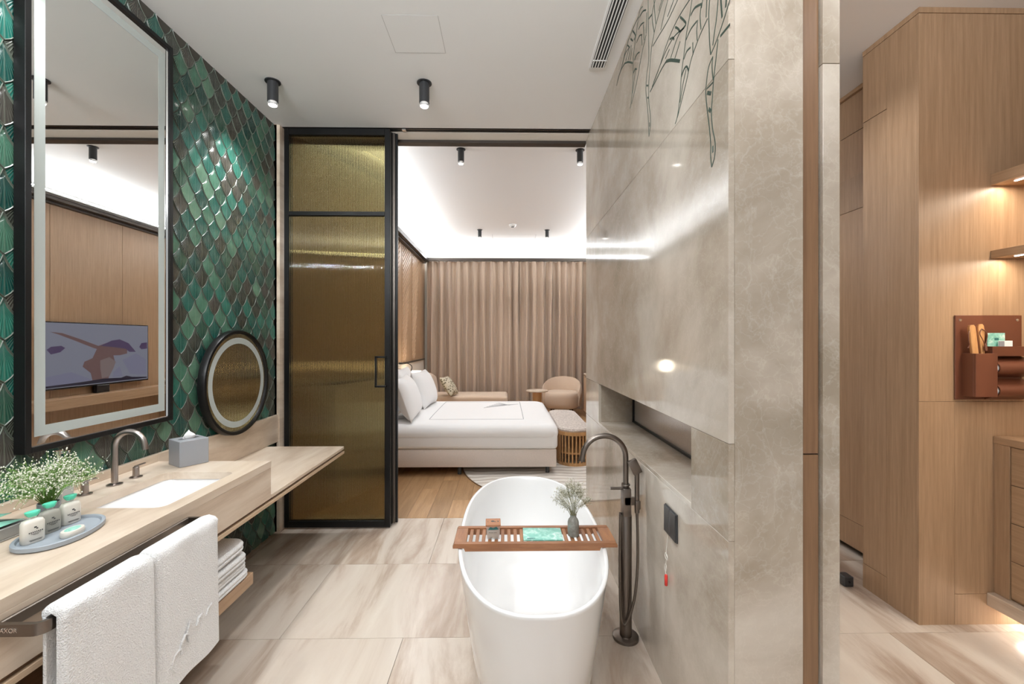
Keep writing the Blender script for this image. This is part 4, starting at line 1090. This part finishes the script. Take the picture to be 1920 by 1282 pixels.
P = smooth_path([(-.06, 0, 0), (.02, .01, -.03), (.10, .02, .02), (.12, .02, .10), (.06, .0, .15), (-.02, -.03, .155)])
G().tube(P, .007, 10).build('neck', 'bronze_frame', t, 60)
G().tube([(-.01, -.025, .155), (-.06, -.05, .15)], [.010, .017], 14).build('lamp_head', 'bronze_frame', t, 50)
spot('wall_wash_lamp', (-1.66, 6.95, 1.09), 5, 70, .8, (1, .85, .62), (R(180), R(6), 0), .01)
l = bpy.data.lights.new('bedside_glow', 'POINT'); l.energy = 6; l.color = (1, .86, .66); l.shadow_soft_size = .1
lo = bpy.data.objects.new('bedside_glow', l); C.objects.link(lo); lo.location = (-1.40, 7.28, 1.02)

# daybed along the curtain
t = thing('daybed', 'low beige daybed in front of the curtain', 'daybed', (-.78, 8.42, 0))
G().rbox(-.82, .82, -.36, .40, .10, .24, .02, 2).build('base', 'oak_x', t, 40)
G().rbox(-.82, .82, -.38, .40, .242, .41, .05, 4).build('seat_cushion', 'chair_fabric', t, 60)
bk = [(-.40, .24), (-.42, .62), (-.38, .74), (-.28, .80), (-.14, .80), (-.02, .74), (.06, .62)]
L = []
for k in range(9):
    u = k / 8; y_ = -.38 + .78 * u
    L.append([(-.84, y_, .245), (-.58 - .03 * math.sin(u * 3.14), y_, .245), (-.60, y_, .55 + .02 * math.sin(u * 3.14)), (-.63, y_, .70 + .08 * math.sin(u * 3.14)), (-.70, y_, .74 + .08 * math.sin(u * 3.14)), (-.80, y_, .73 + .08 * math.sin(u * 3.14)), (-.85, y_, .60)])
G().loft(L).build('backrest', 'chair_fabric', t, 50)
for sx in (-.75, .75):
    for sy in (-.30, .33): G().cyl((sx, sy, .0005), (sx, sy, .10), .02, 10).build('leg', 'walnut_strip', t)
put_pillow((-1.06, 8.12, .432), .42, .40, .15, 34, R(-12), 'patterned brown cushion on the daybed', 'cushion_print', 'cushion', 'daybed cushion')

# armchair
t = thing('armchair', 'rounded beige upholstered tub armchair by the curtain', 'armchair', (1.105, 8.47, 0), R(-14))
L = []
def ring(k, z): return sell(0, 0, .33 * k, .33 * k, z, 2.6, 40)
G().loft([ring(.86, .14), ring(.97, .17), ring(1, .24), ring(1, .36), ring(.97, .42), ring(.88, .45), ring(.6, .462)]).build('seat', 'chair_fabric', t, 60)
L = []
for k in range(29):
    a_ = -18 + (216) * k / 28; u = abs(k - 14) / 14; top = .72 - .24 * u ** 2.2; th_ = .075
    c_, s_ = math.cos(R(a_)), math.sin(R(a_)); ri, ro = .315, .315 + th_
    e = 1 if k not in (0, 28) else .6
    sec = [(ri, .22), (ri - .01, .40), (ri + .015, top - .05), (ri + .02 + th_ * .25, top - .008), (ri + th_ * .55, top), (ro - .005, top - .03), (ro + .01, top - .12), (ro, .35), (ro - .02, .2), (ri + .03, .17)]
    mid = (ri + ro) / 2
    L.append([((mid + (r_ - mid) * e) * c_, (mid + (r_ - mid) * e) * s_, .35 + (z - .35) * (e if e == 1 else .92)) for r_, z in sec])
G().loft(L).build('backrest', 'chair_fabric', t, 60)
for a_ in (45, 135, 225, 315):
    G().cyl((.28 * math.cos(R(a_)), .28 * math.sin(R(a_)), .0005), (.24 * math.cos(R(a_)), .24 * math.sin(R(a_)), .17), .014, 12, .022).build('leg', 'walnut_strip', t, 40)
# side table
t = thing('side_table', 'round cream topped side table with oak pedestal beside the armchair', 'table', (.585, 7.98, 0))
G().lathe([(.15, .0005), (.15, .015), (.085, .016), (.085, .505)], 32).build('pedestal', 'bench_oak', t, 40)
G().lathe([(.19, .506), (.205, .512), (.205, .528), (.20, .531)], 40).build('table_top', 'travertine', t, 40)
# bench at the foot of the bed
t = thing('slatted_bench', 'rounded slatted oak bench with woven seat at the foot of the bed', 'bench', (.805, 5.62, .0145))
def st_(k0, z, n=14):   # stadium
    w, l = .20 + k0, .72 + k0; out = []
    for i in range(n + 1): a_ = R(180 * i / n); out.append((w * math.cos(a_), l - w + w * math.sin(a_), z))
    for i in range(n + 1): a_ = R(180 + 180 * i / n); out.append((w * math.cos(a_), -l + w + w * math.sin(a_), z))
    return out
def hoop(z0, z1, nm): G().loft([st_(-.022, z0), st_(0, z0), st_(0, z1), st_(-.022, z1), st_(-.022, z0)], False, False).build(nm, 'bench_oak', t)
hoop(.0, .035, 'bottom_hoop'); hoop(.345, .385, 'top_hoop')
G().loft([st_(-.022, .13), st_(-.022, .15)]).build('inner_shelf', 'bench_oak', t)
G().loft([st_(-.024, .36), st_(-.012, .385), st_(-.008, .405), st_(-.02, .422), st_(-.06, .428)]).build('seat_pad', 'bench_boucle', t, 40)
sm = G().rbox(-.008, .008, -.007, .007, .035, .345, .001, 1).mesh('slat'); sm.materials.append(M['bench_oak'])
w, l = .189, .709
per = []
n_end = 14
for i in range(n_end): a_ = R(180 * i / n_end); per.append((w * math.cos(a_), l - w + w * math.sin(a_)))
ns = 26
for i in range(ns): per.append((-w, l - w - 2 * (l - w) * i / ns))
for i in range(n_end): a_ = R(180 + 180 * i / n_end); per.append((w * math.cos(a_), -l + w + w * math.sin(a_)))
for i in range(ns): per.append((w, -l + w + 2 * (l - w) * i / ns))
for x, y_ in per: link('slat', sm, None, t, (x, y_, 0))
# minibar cabinet
t = thing('minibar_cabinet', 'tall oak sideboard with pale stone top against the right bedroom wall', 'cabinet', (1.722, 7.44, 0))
G().rbox(-.25, .245, -.62, .62, .13, .81, .004, 1).build('body', 'oak_z', t)
G().rbox(-.26, .245, -.63, .63, .812, .84, .003, 1).build('top', 'travertine', t)
for k in range(2):
    d = G().rbox(-.262, -.2505, -.61 + k * .612, -.003 + k * .612, .14, .80, .002, 1).build('door', 'oak_z', t)
    G().rbox(-.268, -.262, -.45 + k * .612, -.15 + k * .612, .775, .79, .001, 1).build('pull', 'bronze_frame', d)
for sx in (-.2, .18):
    for sy in (-.55, .52, .58): G().cyl((sx, sy, .0005), (sx, sy, .13), .016, 10).build('leg', 'black_metal', t)
# television and ledge (seen in the wall mirror)
TY0, TY1, TZ0, TZ1 = 5.06, 6.51, .863, 1.672
t = thing('television', 'wide flat television on the oak wall showing a dancer, seen in the tall mirror', 'television', (1.90, (TY0 + TY1) / 2, TZ0))
hw, hh = (TY1 - TY0) / 2, TZ1 - TZ0
G().rbox(-.012, .03, -hw, hw, 0, hh, .003, 1).build('casing', 'tv_black', t)
G().rbox(.03, .069, -.25, .25, .2, .6, .003, 1).build('wall_bracket', 'black_metal', t)
G().rbox(-.02, .035, -.09, .09, -.099, 0, .003, 1).build('foot', 'tv_black', t)
G().box(-.0128, -.0122, -hw + .012, hw - .012, .02, hh - .012).build('screen', 'tv_grey', t)
def tvp(x, y): return (-hw + .012 + (x - 150) / 1205 * (2 * hw - .024), hh - .012 - (y - (240 + 32 * (x - 150) / 1205)) / (780 - 100 * (x - 150) / 1205) * (hh - .03))
pics = [('tv_lilac', [(150, 880), (400, 830), (620, 930), (560, 990), (160, 1000)], 0), ('tv_lilac', [(1000, 700), (1180, 620), (1330, 700), (1330, 900), (1100, 880)], 0), ('tv_lilac', [(880, 850), (960, 780), (1000, 900), (870, 920)], 0),
        ('tv_purple', [(160, 560), (200, 525), (300, 515), (340, 540), (290, 590), (200, 615)], 1), ('tv_purple', [(1230, 540), (1260, 490), (1345, 480), (1345, 560), (1260, 570)], 1),
        ('tv_skin', [(190, 350), (310, 365), (480, 430), (660, 505), (720, 530), (690, 560), (640, 545), (450, 460), (280, 385)], 2),
        ('tv_skin', [(700, 520), (860, 460), (980, 450), (1060, 510), (1060, 620), (960, 640), (880, 640), (900, 720), (880, 800), (830, 860), (820, 925), (630, 945), (610, 850), (520, 770), (540, 710), (630, 670), (670, 580)], 2),
        ('tv_purple', [(720, 520), (860, 455), (960, 440), (1080, 490), (1180, 600), (1090, 600), (1040, 560), (900, 540)], 3),
        ('tv_dress', [(720, 700), (830, 660), (910, 720), (880, 800), (830, 900), (740, 920), (720, 800)], 3),
        ('tv_dark', [(150, 985), (400, 965), (640, 940), (760, 925), (980, 925), (1050, 900), (1130, 920), (1340, 925), (1340, 940), (150, 1010)], 4)]
for mt, poly, lv in pics:
    G().prism([tvp(*p) for p in poly], 'x', -.0128 - .0003 * (lv + 1), -.0128 - .0003 * lv - .00005).build('picture', mt, t)
t = thing('tv_ledge', 'oak ledge below the television, seen in the tall mirror', 'shelf', (1.969, 5.78, .64))
G().rbox(-.22, -.0, -1.3, 1.0, 0, .124, .003, 1).build('board', 'oak_y', t)

# ================================================================== CORRIDOR THINGS
CZ = 3.147
t = thing('wardrobe', 'oak faced built-in wardrobe block standing on the corridor floor', 'wardrobe', (2.105, 2.17, 0))
G().box(.014, .74, .014, .33, .0, CZ - .001).build('carcass', 'shadow_black', t)
def pan(nm, x0, x1, y0, y1, z0, z1): G().rbox(x0, x1, y0, y1, z0, z1, .0006, 1).build(nm, 'oak_z', t)
# front face
pan('front_panel', 0, .185, 0, .013, .0, 1.138); pan('front_panel', .186, .74, 0, .013, .158, 1.138)
pan('plinth', .1865, .74, 0, .013, 0, .156)
pan('front_panel', 0, .74, 0, .013, 1.1395, CZ - .03); pan('cornice', -.002, .74, -.003, .013, CZ - .0285, CZ - .0005)
# side face
pan('side_panel', 0, .013, .0135, .185, .0, CZ - .03); pan('side_panel', 0, .013, .186, .345, 2.73, CZ - .03)
pan('door', 0.001, .013, .1865, .345, .142, 2.727); pan('plinth', 0, .013, .186, .345, 0, .14)
pan('cornice', -.002, .013, .0135, .345, CZ - .0285, CZ - .0005)
t = thing('corridor_closet', 'recessed oak closet front behind the wardrobe block', 'closet', (2.36, 2.52, 0))
G().box(.02, .48, .0, 1.05, .03, 3.145).build('carcass', 'shadow_black', t)
for k in range(2):
    y0, y1 = .0 + k * .525, .524 + k * .525
    for z0, z1 in ((.045, .22), (.223, 2.33), (2.333, 2.56), (2.563, 2.86), (2.864, 3.12)):
        G().rbox(0 if z0 < 2.5 else .012, .02, y0, y1 - .002, z0, z1, .0006, 1).build('door', 'oak_z', t)
G().rbox(-.01, .02, 0, 1.05, 3.121, 3.146, .001, 1).build('cornice', 'oak_y', t)
t = thing('door_stop', 'small black block door stop on the corridor floor', 'door stop', (2.02, 2.54, 0))
G().rbox(-.028, .028, -.03, .03, 0, .058, .003, 1).build('block', 'dark_plastic', t); G().cyl((0, -.0305, .03), (0, -.034, .03), .006, 12).build('screw', 'black_metal', t)
# shelves with lights
for z0, z1, lb in ((2.24, 2.296, 'upper oak shelf with light strip at the right edge'), (1.868, 1.908, 'lower oak shelf with light strip at the right edge')):
    t = thing('lit_shelf', lb, 'shelf', (2.475, 1.6, z0), 0, 'oak shelves with light strips')
    h = z1 - z0
    G().rbox(0, .384, -.95, .569, 0, h, .0015, 1).build('board', 'oak_y', t)
    G().box(.04, .052, -.9, .50, -.003, -.0002).build('light_strip', 'strip_light', t)
    area('shelf_light', (2.521, 1.42, z0 - .006), (0, 0, 0), .012, 1.45, 9, (1, .87, .70))
# drawer chest
t = thing('drawer_chest', 'oak chest of drawers under the lit shelves at the right edge', 'drawers', (2.492, 1.6, .165))
G().rbox(.012, .36, -.6, .569, 0, .76, .002, 1).build('carcass', 'oak_z', t)
G().rbox(-.004, .366, -.6, .569, .761, .797, .002, 1).build('top', 'oak_y', t)
G().rbox(0, .0115, .50, .569, 0, .76, .001, 1).build('stile', 'oak_z', t)
for k in range(4): G().rbox(.002, .0115, -.59, .495, .012 + k * .187, .195 + k * .187, .001, 1).build('drawer', 'oak_y', t)
t = thing('stone_plinth', 'travertine plinth ledge under the chest of drawers', 'plinth', (2.455, 1.6, .10))
G().rbox(0, .40, -.7, .569, 0, .0645, .002, 1).build('ledge', 'travertine', t)
area('floor_light', (2.60, 1.55, .095), (0, 0, 0), .02, 1.2, 5, (1, .95, .88))
G().box(.12, .14, -.65, .55, -.006, -.0005).build('light_strip', 'strip_light', t)
# leather wall organiser on the wardrobe front
t = thing('leather_organiser', 'brown leather wall organiser with pockets on the wardrobe front', 'organiser', (2.285, 2.1695, 1.15))
WD = .345; HT = .428
G().rbox(0, WD, -.008, -.0005, 0, HT, .002, 1).build('back_panel', 'leather', t)
for x in (.025, WD - .025):
    g = G().lathe([(.007, 0), (.007, .002), (.003, .003)], 14, (0, 0, 0)); g.move(lambda p, x=x: Vector((x + p.x, -.008 - p.z, HT - .025 + p.y))).build('rivet', 'chrome', t)
G().rbox(.032, .142, -.075, -.063, .02, .235, .001, 1).rbox(.032, .044, -.063, -.0085, .02, .235, .001, 1).rbox(.130, .142, -.063, -.0085, .02, .235, .001, 1).rbox(.044, .130, -.063, -.0085, .02, .032, .001, 1).build('tall_pocket', 'leather', t)
G().rbox(.135, WD, -.058, -.050, .222, .27, .001, 1).rbox(.135, .143, -.050, -.0085, .222, .27, .001, 1).rbox(.135, WD, -.05, -.0085, .222, .23, .001, 1).build('letter_pocket', 'leather', t)
def sling(z, nm):
    P = [(-.0085, z + .055)] + [(-.048 - .032 * math.sin(R(a_)), z + .032 * math.cos(R(a_)) + .0) for a_ in range(0, 181, 15)] + [(-.0085, z - .05)]
    Q = [(p[0], p[1]) for p in P]
    L = []
    for x in (.15, WD):
        o_ = [(x, y_, zz_) for y_, zz_ in Q]; i_ = [(x, y_ + (.004 if abs(y_) > .02 else 0), zz_ + (-.004 if zz_ > z else .004)) for y_, zz_ in reversed(Q)]
        L.append(o_ + i_)
    G().loft(L).build(nm, 'leather', t, 40)
sling(.163, 'sling_pocket'); sling(.05, 'sling_pocket')
bo = (2.285, 2.1695, 1.15)
for k, z in enumerate((.163, .05)):
    p = thing('rolled_paper', ['rolled magazine in the upper leather sling', 'rolled newspaper in the lower leather sling'][k], 'magazine', (bo[0] + .145, bo[1] - .046, bo[2] + z), 0, 'rolled papers')
    L = []
    g = G()
    for r_ in (.025, .017, .009):
        g.loft([[(x, r_ * math.cos(2 * math.pi * i / 24), r_ * math.sin(2 * math.pi * i / 24)) for i in range(24)] for x in (0, .19)], False, False)
        g.loft([[(x, (r_ - .003) * math.cos(2 * math.pi * i / 24), (r_ - .003) * math.sin(2 * math.pi * i / 24)) for i in range(24)] for x in (0, .19)], False, False)
    g.build('roll', 'white_paper', p, 60)
p = thing('wooden_brush', 'wooden brush handle with leather loop standing in the tall leather pocket, left one', 'brush', (bo[0] + .088, bo[1] - .04, bo[2] + .034), 0, 'wooden handles in the tall pocket')
def tilt(g, deg, piv=(0, 0, 0)):
    m_ = Matrix.Rotation(R(deg), 3, 'Y'); return g.move(lambda q: m_ @ q)
tilt(G().loft([[(x, y_, z) for x, y_, z in rrect(-w_, w_, -.007, .007, .004, z_)] for w_, z_ in ((.014, 0), (.016, .15), (.017, .30), (.016, .335), (.010, .345))]), -7).build('handle', 'spoon_wood', p, 40)
tilt(G().tube(smooth_path([(-.016, -.004, .32), (-.03, -.01, .30), (-.034, -.012, .27), (-.03, -.01, .25), (-.04, -.01, .235)]), .0022, 6), -7).build('loop', 'leather', p, 60)
p = thing('shoe_horn', 'wooden shoe horn with leather loop in the tall leather pocket, right one', 'shoe horn', (bo[0] + .117, bo[1] - .04, bo[2] + .034), 0, 'wooden handles in the tall pocket')
tilt(G().loft([[(x, y_, z) for x, y_, z in rrect(-w_, w_, -.005, .005, .003, z_)] for w_, z_ in ((.010, 0), (.008, .20), (.012, .26), (.017, .31), (.014, .34), (.008, .348))]), -4).build('handle', 'spoon_wood', p, 40)
tilt(G().tube(smooth_path([(.0, -.006, .325), (.018, -.012, .30), (.012, -.014, .27), (.002, -.014, .245), (-.008, -.014, .27), (-.018, -.012, .30), (0, -.006, .325)]), .002, 6).lathe([(.006, .215), (.007, .23), (.004, .246)], 10, (.003, -.014, 0)), -4).build('loop', 'leather', p, 60)
p = thing('mint_card', 'mint green printed card in the leather letter pocket', 'card', (bo[0] + .19, bo[1] - .025, bo[2] + .2305), 0)
G().rbox(-.045, .045, -.002, .002, 0, .107, .0008, 1).build('card', 'mint_print', p); G().box(-.01, .012, -.0026, -.0021, .07, .082).build('print', 'teal_ink', p)
p = thing('white_card', 'small white card beside the mint card in the leather letter pocket', 'card', (bo[0] + .225, bo[1] - .036, bo[2] + .2305), 0)
G().rbox(-.035, .035, -.003, .003, 0, .068, .0008, 1).build('card', 'white_paper', p); G().box(-.035, -.008, -.0036, -.0031, .0, .066).build('print', 'grey_plastic', p)
